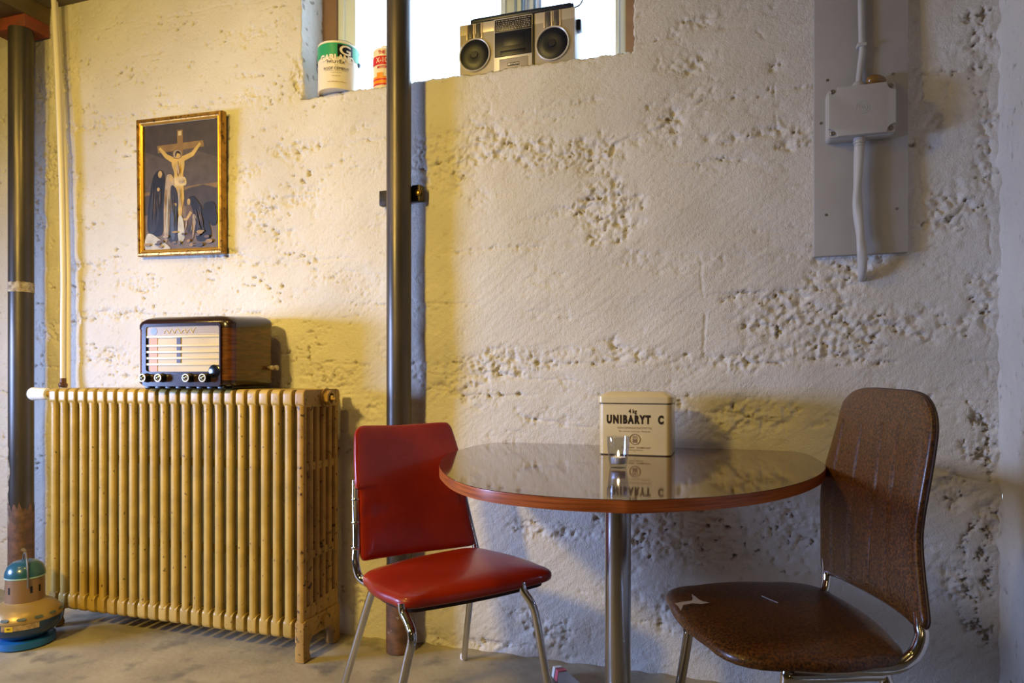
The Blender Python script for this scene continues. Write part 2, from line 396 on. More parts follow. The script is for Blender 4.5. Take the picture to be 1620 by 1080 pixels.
OX0, OX1, OZ0 = A(478, 150).x, A(1003, 80).x, 2.054
def axis(stops, step):
    out = []
    for a, b in zip(stops, stops[1:]):
        n = max(1, int(round((b-a)/step))); out += list(np.linspace(a, b, n, endpoint=False))
    return np.array(out+[stops[-1]])
def make_wall():
    st = .0043
    xs = axis([-3.45, OX0, OX1, .745], st); zs = axis([-.02, OZ0, 2.62], st)
    X, Z = np.meshgrid(xs, zs, indexing='ij'); h, pit, M = relief(X, Z)
    nx, nz = X.shape; i0 = int(np.argmin(abs(xs-OX0))); i1 = int(np.argmin(abs(xs-OX1))); j0 = int(np.argmin(abs(zs-OZ0)))
    # ragged opening edge
    j = .004*perlin(X/.03, Z/.03, 2)+.003*perlin(X/.012, Z/.012, 3)+.004*perlin(X/.1, Z/.1, 4)
    near_x = np.exp(-((X-OX0)/.02)**2)+np.exp(-((X-OX1)/.02)**2); near_x *= (Z > OZ0-.03); near_z = np.exp(-((Z-OZ0)/.02)**2)*((X > OX0-.03) & (X < OX1+.03))
    corner = np.exp(-(((X-OX0)/.05)**2+((Z-OZ0-.05)/.07)**2))
    Xd = X+near_x*j; Zd = Z+near_z*(j-.001); Y = -h-.004
    Xd = Xd-corner*.018*(1+perlin(X/.02, Z/.02, 5)); Y = Y+corner*.012
    # arris rounded a little
    Y = Y+.006*np.exp(-((Z-OZ0)/.006)**2)*((X > OX0) & (X < OX1))
    verts = np.stack([Xd, Y, Zd], -1).reshape(-1, 3)
    idx = np.arange(nx*nz).reshape(nx, nz)
    q = np.stack([idx[:-1, :-1], idx[1:, :-1], idx[1:, 1:], idx[:-1, 1:]], -1)
    keep = np.ones((nx-1, nz-1), bool); keep[i0:i1, j0:] = False
    faces = q[keep]
    # reveal: boundary chain down the left side, along the sill, up the right side
    chain = [idx[i0, k] for k in range(nz-1, j0, -1)]+[idx[i, j0] for i in range(i0, i1)]+[idx[i1, k] for k in range(j0, nz)]
    chain = np.array(chain); base = verts[chain]; nl = len(chain)
    tgt = base.copy(); nrm = np.zeros((nl, 3))
    nleft = nz-1-j0; nbot = i1-i0
    tgt[:nleft, 0] = OX0; tgt[nleft:nleft+nbot, 2] = OZ0-.004; tgt[nleft+nbot:, 0] = OX1+.005
    rows = [chain]; ex = [verts]; cnt = len(verts); pits = [pit.ravel()]
    depth = np.concatenate([np.linspace(.006, .16, 26), [.2, .26, .34]])
    par = np.arange(nl)*st
    for d in depth:
        w = min(1, d/.02); p = base*(1-w)+tgt*w; p[:, 1] = base[:, 1]*(1-w)+d*w if w < 1 else d
        nn = .0022*perlin(par/.02, np.full(nl, d/.02), 6)+.0015*perlin(par/.008, np.full(nl, d/.008), 7)+.003*perlin(par/.08, np.full(nl, d/.08), 1)
        p[:nleft, 0] += nn[:nleft]; p[nleft:nleft+nbot, 2] += nn[nleft:nleft+nbot]-.001; p[nleft+nbot:, 0] += nn[nleft+nbot:]
        ex.append(p); rows.append(np.arange(cnt, cnt+nl)); cnt += nl
        pits.append(sstep(.42, .6, perlin(par/.03, np.full(nl, d/.03), 9)))
    fs = [faces]
    for a, b in zip(rows, rows[1:]): fs.append(np.stack([a[:-1], a[1:], b[1:], b[:-1]], -1))
    V = np.concatenate(ex); F = np.concatenate(fs); P = np.concatenate(pits)
    return V, F, P
def fast_mesh(name, V, F, m, attr=None):
    me = bpy.data.meshes.new(name); me.vertices.add(len(V)); me.vertices.foreach_set('co', V.astype(np.float32).ravel())
    me.loops.add(F.size); me.loops.foreach_set('vertex_index', F.astype(np.int32).ravel())
    me.polygons.add(len(F)); me.polygons.foreach_set('loop_start', np.arange(0, F.size, 4, dtype=np.int32))
    me.polygons.foreach_set('use_smooth', np.ones(len(F), bool))
    me.update(calc_edges=True)
    if attr is not None:
        a = me.attributes.new('hole', 'FLOAT', 'POINT'); a.data.foreach_set('value', attr.astype(np.float32))
    me.materials.append(m); o = bpy.data.objects.new(name, me); COL.objects.link(o); return o
def wall_material():
    m = bpy.data.materials.new('painted rough concrete'); m.use_nodes = True; nt = m.node_tree; N = nt.nodes; L = nt.links; b = N['Principled BSDF']
    tc = N.new('ShaderNodeTexCoord')
    def nz(sc, det=4):
        n = N.new('ShaderNodeTexNoise'); n.inputs['Scale'].default_value = sc; n.inputs['Detail'].default_value = det; L.new(tc.outputs['Object'], n.inputs['Vector']); return n.outputs['Fac']
    def mr(s, a, b_, c=0, d=1):
        r = N.new('ShaderNodeMapRange'); r.inputs[1].default_value = a; r.inputs[2].default_value = b_; r.inputs[3].default_value = c; r.inputs[4].default_value = d; L.new(s, r.inputs[0]); return r.outputs[0]
    def mix(f, a, c):
        x = N.new('ShaderNodeMix'); x.data_type = 'RGBA'; L.new(f, x.inputs[0])
        for i, q in ((6, a), (7, c)):
            if isinstance(q, tuple): x.inputs[i].default_value = q
            else: L.new(q, x.inputs[i])
        return x.outputs[2]
    c = mix(mr(nz(2.5, 5), .35, .7), srgb('#d9d2c6'), srgb('#c9c1b4'))
    c = mix(mr(nz(38, 6), .60, .72, 0, .45), c, srgb('#b3a891'))
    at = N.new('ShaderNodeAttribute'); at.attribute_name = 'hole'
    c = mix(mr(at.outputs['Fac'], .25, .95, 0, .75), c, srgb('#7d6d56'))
    L.new(c, b.inputs['Base Color']); b.inputs['Roughness'].default_value = .62; b.inputs['Specular IOR Level'].default_value = .35
    bp = N.new('ShaderNodeBump'); bp.inputs['Distance'].default_value = .0020; bp.inputs['Strength'].default_value = 1; L.new(nz(95, 6), bp.inputs['Height'])
    b2 = N.new('ShaderNodeBump'); b2.inputs['Distance'].default_value = .0020; L.new(nz(260, 4), b2.inputs['Height']); L.new(bp.outputs[0], b2.inputs['Normal'])
    L.new(b2.outputs[0], b.inputs['Normal']); return m
M_wall = wall_material()
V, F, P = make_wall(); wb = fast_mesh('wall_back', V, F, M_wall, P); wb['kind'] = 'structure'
def make_side():
    st = .006; ys = axis([-1.3, .01], st); zs = axis([-.02, 2.62], st); Y, Z = np.meshgrid(ys, zs, indexing='ij')
    h = .004*perlin(Y/.3+5, Z/.3, 3)+.0016*perlin(Y/.05, Z/.09, 4)+.0007*perlin(Y/.015, Z/.02, 5)
    pit = sstep(.48, .62, perlin(Y/.022, Z/.03+7, 6))*sstep(-.1, .3, perlin(Y/.2, Z/.2, 7)); h -= .006*pit
    h += .012*np.exp(-((Y)/.02)**2)*perlin(Y/.05, Z/.06, 8)
    X = .737-h
    idx = np.arange(X.size).reshape(X.shape); q = np.stack([idx[:-1, :-1], idx[1:, :-1], idx[1:, 1:], idx[:-1, 1:]], -1).reshape(-1, 4)
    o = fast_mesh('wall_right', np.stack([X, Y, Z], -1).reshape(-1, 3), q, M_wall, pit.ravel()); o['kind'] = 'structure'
make_side()
def make_floor():
    st = .012; xs = axis([-3.45, .74], st); ys = axis([-1.6, .03], st); X, Y = np.meshgrid(xs, ys, indexing='ij')
    Z = .0015*perlin(X/.3, Y/.3, 1)+.0006*perlin(X/.05, Y/.05, 2)-.002+.010*np.exp(-((Y+.01)/.018)**2)*np.clip(perlin(X/.06, Y/.06, 4)+.3, 0, 1)
    idx = np.arange(X.size).reshape(X.shape); q = np.stack([idx[:-1, :-1], idx[1:, :-1], idx[1:, 1:], idx[:-1, 1:]], -1).reshape(-1, 4)
    o = fast_mesh('floor', np.stack([X, Y, Z], -1).reshape(-1, 3), q, M_floor); o['kind'] = 'structure'
    bm = nb(); box(bm, -4.8, .9, -4.9, -1.6, -.1, -.002); box(bm, -4.8, -3.45, -1.6, .2, -.1, -.002)
    obj('floor_slab', bm, M_floor, o, smooth=False)
make_floor()
bm = nb(); box(bm, -4.8, .9, -4.9, .14, 2.61, 2.7); struct('ceiling', bm, M_ceil, smooth=False)
bm = nb(); box(bm, -4.7, -4.6, -4.9, .2, 0, 2.62); struct('wall_left', bm, M_room, smooth=False)
bm = nb(); box(bm, -4.7, .9, -4.9, -4.8, 0, 2.62); struct('wall_front', bm, M_room, smooth=False)
ext = nb(); box(ext, .745, .85, -4.9, -1.29, 0, 2.62); obj('wall_extension', ext, M_room, bpy.data.objects['wall_right'], smooth=False)
ext = nb(); box(ext, -4.6, -3.44, 0.0, .1, 0, 2.62); obj('wall_extension', ext, M_wall, wb, smooth=False)

# ------------------------------------------------------------------ window in the wall
FY = .14
M_frbrown = mat('brown stained window lining', '#8a6a52', .5, col2='#7d5f49', scale=12)
M_frwhite = mat('white window paint', '#dbe6f5', .35)
win = bpy.data.objects.new('window_1', None); COL.objects.link(win); win.location = (OX0, FY, OZ0); win['kind'] = 'structure'
xl, xr = OX0, OX1
a1 = A(532, 100, FY).x; a2 = A(560, 100, FY).x; b0 = A(790, 30, FY).x; b1 = A(812, 30, FY).x; b2 = A(822, 30, FY).x; b3 = A(846, 30, FY).x; b4 = A(853, 30, FY).x
c0 = A(970, 50, FY).x; c1 = A(988, 50, FY).x
bm = nb(); box(bm, xl-.02, a1, FY, FY+.07, OZ0-.02, 2.6, .003); box(bm, c1+.004, xr+.03, FY, FY+.07, OZ0-.02, 2.6, .003); obj('window_lining', bm, M_frbrown, win)
bm = nb(); box(bm, b0, b4, FY+.03, FY+.08, OZ0-.02, 2.6, .004); box(bm, a1, c1+.006, FY+.02, FY+.07, OZ0-.03, OZ0-.004, .003); obj('mullion', bm, M_frwhite, win)
def sash(x0, x1, wl, wr):
    s = nb()
    for p0, p1 in ((x0, x0+wl), (x1-wr, x1)):
        box(s, p0, p1, FY+.012, FY+.06, OZ0-.01, 2.6, .004)
        box(s, p0+(p1-p0)*.3, p0+(p1-p0)*.42, FY+.006, FY+.02, OZ0-.01, 2.6, .002)
    box(s, x0, x1, FY+.014, FY+.058, OZ0-.025, OZ0+.004, .004)
    o = obj('window_sash', s, M_frwhite, win)
    g = nb(); box(g, x0+wl, x1-wr, FY+.035, FY+.039, OZ0+.002, 2.6); obj('window_pane', g, M_pane, o, smooth=False)
    return o
sash(a1, b1, a2-a1, b1-b0); sash(b2, c1+.004, .008, c1-c0)
g = nb(); tube(g, [(b2+.01, FY-.002, OZ0), (b2+.01, FY-.002, 2.6)], .004, 8); tube(g, [(b3, FY+.0, OZ0), (b3, FY+.0, 2.6)], .006, 8)
obj('sash_bead', g, mat('blue grey seal', '#6f86a8', .4), win)

# ------------------------------------------------------------------ ceiling beam and bearing plate
beam_x = A(82, 30, 0).x
corner = A(80, 57, -.02)
bm = nb(); box(bm, beam_x-.22, beam_x, -4.8, .02, 2.53, 2.61, .006)
struct('trim_1', bm, M_timber)
bpy.data.objects['trim_1']['label'] = 'brown ceiling beam running out from the wall above the left pipe'

# ------------------------------------------------------------------ steel pipes
def noisy_pipe(name, x, y, r, z0, z1, label, bands):
    t = thing(name, (x, y, 0), label, 'pipe')
    b = nb(); n = 40; rings = []
    for k in range(41):
        z = z0+(z1-z0)*k/40; rings.append([(x+r*math.cos(2*PI*i/n), y+r*math.sin(2*PI*i/n), z) for i in range(n)])
    loft(b, rings); obj('pipe_shaft', b, M_steel, t)
    for nm, za, zb, m, jag in bands:
        b = nb(); rr = r+.0012; ra = []
        for z, s in ((za, 0), (zb-jag, 0), (zb, 1)):
            ra.append([(x+rr*math.cos(2*PI*i/n), y+rr*math.sin(2*PI*i/n), z+s*jag*mnoise.noise(Vector((i*.7, z*30, 0)))) for i in range(n)])
        loft(b, ra, cap=False); obj(nm, b, m, t)
    return t
lp = A(33.5, 500, -.1)
LP = noisy_pipe('steel_pipe', lp.x, -.1, .047, 0, 2.475, 'dark steel support pipe at far left, behind the heater, up to the beam',
           [('weld_band', A(33, 463, -.1).z, A(33, 447, -.1).z, M_chip, .006), ('rusty_foot', 0, .42, M_rust, .05)])
bm = nb()
for px, py, w, hh in [(38, 745, 4, 18), (35, 770, 3, 14), (33, 800, 5, 22), (35, 825, 4, 12), (36, 715, 2, 8), (30, 790, 2, 12)]:
    p = A(px, py, -.148); a = math.atan2(-.048, p.x-lp.x) if abs(p.x-lp.x) < .04 else -PI/2
    ww = w*.0024; h2 = hh*.0026
    q = []
    for (da, dz) in ((-ww, 0), (-ww*.3, h2), (ww*.5, h2*.6), (ww, -h2*.2), (ww*.2, -h2), (-ww*.6, -h2*.5)):
        ang = -PI/2-.35+(px-34)*.04+da/.047; q.append(bm.verts.new((lp.x+.0486*math.cos(ang), -.1+.0486*math.sin(ang), p.z+dz)))
    bm.faces.new(q)
obj('paint_chip', bm, M_chip, LP, smooth=False)
bm = nb(); b_ = beam_x
box(bm, b_-.20, b_+.002, -.125, -.012, 2.475, 2.530, .003)
t = solo('bearing_plate', bm, [M_redox], (lp.x, -.1, 2.475), 'red painted steel bearing plate between left pipe and ceiling beam', 'plate')
cp = A(631, 500, -.087)
CP = noisy_pipe('steel_pipe', cp.x, -.087, .0435, 0, 2.61, 'dark steel support pipe standing behind the red chair, in front of the window', [('rusty_foot', 0, .30, M_rust, .05)])
bm = nb()
lug = A(665, 308, -.02)
box(bm, cp.x+.03, lug.x+.012, -.045, -.035, lug.z-.030, lug.z+.030, .002)
box(bm, lug.x-.030, lug.x+.016, -.040, -.018, lug.z-.028, lug.z+.028, .002)
bl2 = nb(); box(bl2, A(605, 312, -.02).x, cp.x-.03, -.045, -.018, lug.z-.034, lug.z+.02, .002)
obj('wall_bracket', bl2, mat('blackened iron', '#2b2826', .5, .6, col2='#4a3d33', scale=40), CP)
obj('wall_bracket', bm, mat('blackened iron', '#2b2826', .5, .6, col2='#4a3d33', scale=40), CP, 'dark iron wall bracket with a bolt')
bm = nb(); ringp = []
for i in range(17):
    a = 2*PI*i/16; ringp.append((lug.x+.004+.009*math.cos(a), -.048, lug.z+.009*math.sin(a)))
tube(bm, ringp, .0022, 8); lathe(bm, [(0, 0), (.005, 0), (.005, .008), (0, .008)], (lug.x+.004, -.050, lug.z), 6, mtx=Matrix.Rotation(-PI/2, 4, 'X'))
obj('bolt', bm, mat('brass bolt', '#b08a4a', .35, .9), CP)

# cream heating pipes rising behind the radiator
def px_tube(name, pts, y, r, m, label, cat, group=None):
    P_ = [A(px, py, y) for px, py in pts]; b = nb(); tube(b, spline(P_, 6), r, 12)
    t = thing(name, P_[0], label, cat, group); obj('pipe_run', b, m, t); return t, P_
t1, pp = px_tube('heating_pipe', [(99.5, 625), (99.5, 520), (100, 430), (97.5, 300), (95.5, 240), (91, 120), (86, 20), (85, -4)], -.06, .0105, M_wpipe, 'cream painted heating pipe with brown fitting, left one of the pair rising behind the radiator', 'pipe')
b = nb(); q = A(99.5, 606, -.06); lathe(b, [(0, -.018), (.013, -.018), (.017, -.010), (.017, -.002), (.011, .004), (.0112, .022), (0, .022)], q, 16); obj('pipe_fitting', b, M_copper, t1)
px_tube('heating_pipe', [(108, 640), (108, 520), (108, 430), (104, 300), (101.5, 240), (94, 120), (88.5, 20), (87, -4)], -.04, .0105, M_wpipe, 'cream painted heating pipe, right one of the pair rising behind the radiator', 'pipe')

# ------------------------------------------------------------------ cast iron radiator
RX1 = -1.389; RX0 = -2.509; NS = 24; pitch = (RX1-RX0)/(NS-1); RYF, RYB = -.288, -.062
rad = thing('radiator', ((RX0+RX1)/2, (RYF+RYB)/2, 0), 'mustard yellow cast iron column radiator standing against the wall', 'radiator')
ym = (RYF+RYB)/2; hd = (RYB-RYF)/2
def section_bm(end=False):
    b = nb(); ncol = 6; dy = (RYB-RYF-.030)/(ncol-1)
    for j in range(ncol):
        yc = RYF+.015+j*dy-ym
        # ridged column section
        out = []
        hx, hy = .0138, .0135
        for k in range(20):
            a = 2*PI*k/20; rr = 1.0+(.05 if k % 2 == 0 else 0)
            ca, sa = math.cos(a), math.sin(a)
            out.append((hx*rr*math.copysign(abs(ca)**.8, ca), yc+hy*rr*math.copysign(abs(sa)**.8, sa)))
        # slight swelling at both ends
        zz = [(.125, 1.12), (.15, 1.0), (.30, 1.0), (.85, 1.0), (.875, 1.12)]
        loft(b, [[((x)*s, yc+(y-yc)*s, z) for x, y in out] for z, s in zz], cap=False)
    # heads (top and bottom) running front to back, rounded
    for z0, z1 in ((.868, .929), (.074, .140)):
        zc = (z0+z1)/2; hz = (z1-z0)/2; rings = []
        for sx, sc in ((-.0172, .88), (-.0160, .96), (-.011, 1.0), (.011, 1.0), (.0160, .96), (.0172, .88)):
            ring = []
            for a, c in rrect(2*hd, 2*hz, .017, 6): ring.append((sx, a*(1-(1-sc)*.12), zc+c*sc if (c > 0) == (z0 > .5) else zc+c))
            rings.append(ring)
        loft(b, rings)
        # scalloped lower lip of the head at the front column
    for zc in (.355, .662):
        box(b, -.0095, .0095, RYF+.022-ym, RYB-.02-ym, zc-.014, zc+.014, .003)
    for yc, zc in ((0.02, .90), (0.02, .105)):
        lathe(b, [(0, -.026), (.022, -.026), (.022, .026), (0, .026)], (0, yc, zc), 16, mtx=Matrix.Rotation(PI/2, 4, 'Y'))
    return b
def leg_bm():
    b = nb()
    out = [(RYF-ym+.002, .0), (RYF-ym+.040, .0), (RYF-ym+.042, .012), (RYF-ym+.036, .030), (RYF-ym+.040, .055), (RYF-ym+.055, .080), (RYF-ym+.078, .098), (RYF-ym+.10, .110), (RYF-ym+.10, .135), (RYF-ym, .135), (RYF-ym-.001, .04), (RYF-ym+.0, .012)]
    prism(b, out, -.0175, .0175, axes='yz', bev=.003)
    return b
me_sec = None
for i in range(NS):
    if me_sec is None:
        o = obj('radiator_section', section_bm(), M_rad, rad, world=False); me_sec = o.data
    else:
        o = bpy.data.objects.new('radiator_section', me_sec); COL.objects.link(o); o.parent = rad
    o.location = (RX0+i*pitch-rad.location.x, 0, 0)
    if i == NS-1:
        o.data = me_sec.copy(); o.data.materials[0] = M_radend; o['label'] = 'stained end section facing the red chair'
for xx in (RX0, RX1):
    for sg in (1, -1):
        b = leg_bm()
        if sg < 0: bmesh.ops.scale(b, vec=(1, -1, 1), verts=b.verts)
        o = obj('leg', b, M_radend, rad, world=False); o.location = (xx-rad.location.x, 0, 0)
# web in the end section between the columns
b = nb(); prism(b, [(RYF-ym+.01, .09), (RYF-ym+.10, .10), (RYB-ym-.05, .105), (RYB-ym-.01, .09), (RYB-ym-.004, .20), (RYF-ym+.004, .18)], .004, .012, axes='yz'); o = obj('end_web', b, M_radend, rad, world=False); o.location = (RX1-rad.location.x, 0, 0)
b = nb(); R90 = Matrix.Rotation(PI/2, 4, 'Y')
cpl = (RX1+.018, ym+.02, .898)
lathe(b, [(0, 0), (.034, 0), (.034, .004), (.0, .004)], cpl, 28, mtx=R90)
lathe(b, [(.026, .003), (.026, .022), (.019, .024), (.016, .014), (0, .014)], cpl, 6, mtx=R90)
o = obj('end_plug', b, M_radend, rad, 'hexagonal screw plug near the top')
b = nb(); box(b, cpl[0]+.012, cpl[0]+.034, cpl[1]-.008, cpl[1]+.008, cpl[2]-.008, cpl[2]+.008, .002); tube(b, [(cpl[0]+.02, cpl[1]-.004, cpl[2]-.004), (cpl[0]+.043, cpl[1]-.004, cpl[2]-.004)], .005, 10); obj('vent_pin', b, M_radend, o)
b = nb(); vz = .905; vy = -.25; vx = A(76, 623, vy).x
tube(b, [(RX0-.004, vy+.05, vz), (RX0-.03, vy+.045, vz), (vx+.012, vy+.01, vz), (vx-.004, vy, vz)], .013, 14); obj('valve_body', b, M_radend, rad)
b = nb()
lathe(b, [(0, 0), (.020, 0), (.022, .004), (.024, .02), (.024, .045), (.026, .07), (.0265, .078), (.024, .084), (.014, .087), (0, .087)], (vx, vy, vz), 28, mtx=Matrix.Rotation(-PI/2, 4, 'Y'))
vo = obj('valve_head', b, M_white, rad, 'white thermostatic valve head at the left end')
b = nb(); lathe(b, [(0, 0), (.016, 0), (.016, .002), (0, .002)], (vx-.0865, vy, vz), 20, mtx=Matrix.Rotation(-PI/2, 4, 'Y')); obj('valve_cap', b, mat('pale blue cap', '#dfe8f2', .3), vo)

# ------------------------------------------------------------------ wooden valve radio on the radiator
rc = Vector((-1.0*0, 0, 0))
nearc = CAM + ray(352, 600)*(2.385/(ray(0, 0).dot(Vector((-SN, CS, 0))))) if False else None
RW, RD, RH = .402, .262, .262
_Z = 2.36; _d = ray(366, HZ); _fw = Vector((-SN, CS, 0)); nearc = CAM+_d*(_Z/_d.dot(_fw)); nearc.z = .929
RROT = math.radians(3.0)
radio = thing('table_radio', (nearc.x, nearc.y, .929), 'dark walnut and bakelite table radio on top of the radiator', 'radio', rz=RROT)
# local frame: x from -RW (left) to 0 (right), y 0 front to RD back, z up
def rloft(zs, m, nm, ins, r=.035, arch=0, lab=None, par=None):
    b = nb(); rings = []
    for (z, i_), in zip(zs) if False else [((z, i_),) for z, i_ in zip(zs, ins)]:
        rings.append([(x-RW/2, y+RD/2, z+(arch*(1-((x)/(RW/2))**2)+.020*(y+RD/2)/RD if z > RH*.8 else 0)) for x, y in rrect(RW-2*i_, RD-2*i_, r, 8)])
    loft(b, rings); return obj(nm, b, m, par or radio, lab, world=False)
rloft([.028, .215], M_veneer, 'cabinet', [0.0015, 0.0015])
rloft([.212, .228, .238, .246, .250], M_bake, 'top_cap', [0, 0, .004, .014, .03], arch=.012)
rloft([.008, .014, .022, .032], M_bake, 'base_band', [.02, .006, 0, 0])
FR = radio; n_before = set(o.name for o in bpy.data.objects)
b = nb(); rx = lambda f: -RW+RW*f
# bakelite front surround with opening
def frame_ring(b, x0, x1, z0, z1, u0, u1, w0, w1, y0, y1, r=.012):
    o_ = rrect(x1-x0, z1-z0, r, 5, (x0+x1)/2, (z0+z1)/2); i_ = rrect(u1-u0, w1-w0, r*.8, 5, (u0+u1)/2, (w0+w1)/2)
    R_ = [[b.verts.new((x, y, z)) for x, z in pts] for pts, y in ((o_, y1), (o_, y0), (i_, y0-.0), (i_, y1))]
    n = len(o_)
    for A_, B_ in zip(R_, R_[1:]):
        for k in range(n): b.faces.new((A_[k], A_[(k+1) % n], B_[(k+1) % n], B_[k]))
frame_ring(b, rx(.095), rx(.905), .010, .232, rx(.135), rx(.893), .062, .222, -.004, .016)
obj('front_surround', b, M_bake, FR, world=False)
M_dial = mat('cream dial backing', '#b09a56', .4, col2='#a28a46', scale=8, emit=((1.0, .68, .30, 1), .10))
b = nb(); box(b, rx(.135), rx(.895), .003, .010, .062, .222); dial = obj('dial', b, M_dial, FR, world=False, smooth=False)
b = nb(); box(b, rx(.135), rx(.158), .0015, .003, .062, .190); obj('dial_edge', b, M_black, dial, world=False, smooth=False)
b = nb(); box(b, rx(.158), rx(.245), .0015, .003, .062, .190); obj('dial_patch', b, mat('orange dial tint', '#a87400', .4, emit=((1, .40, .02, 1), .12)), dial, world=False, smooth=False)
b = nb(); box(b, rx(.450), rx(.492), .0005, .003, .090, .188); obj('dial_pointer_slot', b, mat('dark brown slot', '#3a2418', .4), dial, world=False, smooth=False)
for z in (.088, .110, .132, .154, .186):
    b = nb(); box(b, rx(.137), rx(.893), -.0025, .001, z-.0042, z+.0042, .0012); obj('dial_bar', b, mat('cream bar', '#cdbb98', .3), dial, world=False)
b = nb(); box(b, rx(.137), rx(.893), -.0005, .002, .190, .221); obj('script_panel', b, mat('pale dial glass', '#9a8d80', .25), dial, world=False, smooth=False)
b = nb(); lathe(b, [(0, 0), (.0135, 0), (.0135, .0012), (0, .0012)], (rx(.215), -.0002, .2055), 20, mtx=Matrix.Rotation(PI/2, 4, 'X')); obj('dial_lamp', b, mat('blue grey disc', '#73819a', .3), dial, world=False)
b = nb()
# illegible raised script: a run of pale slanting strokes as the photograph shows them
sx = rx(.32)
for k, (w_, dz, hgt) in enumerate([(.010, 0, .8), (.013, 1, .7), (.010, 0, .9), (.012, 1, .6), (.012, 0, 1.0), (.016, 1, .9), (.012, 0, .8), (.010, 1, .9), (.014, 0, .9), (.012, 1, 1.0), (.010, 0, 1.15)]):
    x0_ = sx; x1_ = sx+w_*.8; za = .1965; zb = .1965+.017*hgt
    pts = [(x0_, -.0015, zb if dz else za), ((x0_+x1_)/2, -.0015, (za+zb)/2+.002), (x1_+.003*(1-dz), -.0015, za if dz else zb)]
    tube(b, spline(pts, 4), .0009, 6); sx += w_
tube(b, [(rx(.30), -.0015, .1935), (rx(.88), -.0015, .1935)], .0006, 6)
obj('script_lettering', b, mat('pale gold print', '#e9d49c', .3), dial, world=False)
b = nb(); box(b, rx(.11), rx(.90), .0, .006, .012, .062, .002); pan = obj('knob_panel', b, M_bake, FR, world=False)
for fx in (.150, .315, .600, .770):
    b = nb(); Rm = Matrix.Rotation(PI/2, 4, 'X')
    lathe(b, [(.0, 0), (.0165, 0), (.0165, .010), (.0145, .013), (.0145, .028), (.012, .030), (0, .030)], (rx(fx), .004, .040), 24, mtx=Rm); kn = obj('knob', b, M_blackg, FR, world=False)
    b = nb(); lathe(b, [(.010, .0295), (.0142, .0295), (.0148, .031), (.0142, .033), (.0105, .033)], (rx(fx), .004, .040), 28, mtx=Rm); obj('knob_ring', b, mat('pale brass ring', '#b8a27a', .3, .8), kn, world=False)
    b = nb(); lathe(b, [(.0098, .030), (.008, .033), (.005, .035), (0, .036)], (rx(fx), .004, .040), 24, mtx=Rm); obj('knob_cap', b, M_chrome, kn, world=False)
b = nb(); lathe(b, [(0, 0), (.003, 0), (.003, .002), (0, .003)], (rx(.495), -.0, .040), 12, mtx=Matrix.Rotation(PI/2, 4, 'X')); obj('pilot_lamp', b, mat('pale pink pilot', '#d9a79a', .3), FR, world=False)
b = nb(); lathe(b, [(0, 0), (.024, 0), (.024, .008), (.020, .010), (0, .010)], (rx(.845), .004, .062), 24, mtx=Matrix.Rotation(PI/2, 4, 'X')); obj('tuning_wheel', b, M_blackg, FR, world=False)
for o in list(bpy.data.objects):
    if o.name not in n_before and o.type == 'MESH':
        for v in o.data.vertices: v.co.y -= .004
for fx in np.linspace(.12, .88, 8):
    b = nb(); box(b, rx(fx)-.012, rx(fx)+.012, .006, .03, 0, .012, .003); obj('foot', b, M_black, radio, world=False)
b = nb(); box(b, rx(.10), rx(.95), .03, RD-.02, .0, .012, .002); obj('underframe', b, M_black, radio, world=False)
for yy, rr in ((RD-.048, .0085), (RD-.018, .010)):
    b = nb(); lathe(b, [(0, 0), (rr*.6, 0), (rr*.6, .008), (rr, .010), (rr, .020), (rr*.7, .022), (0, .022)], (-.0015, yy, .078), 18, mtx=Matrix.Rotation(PI/2, 4, 'Y')); obj('side_knob', b, mat('ivory knob', '#c9b99a', .35), radio, world=False)

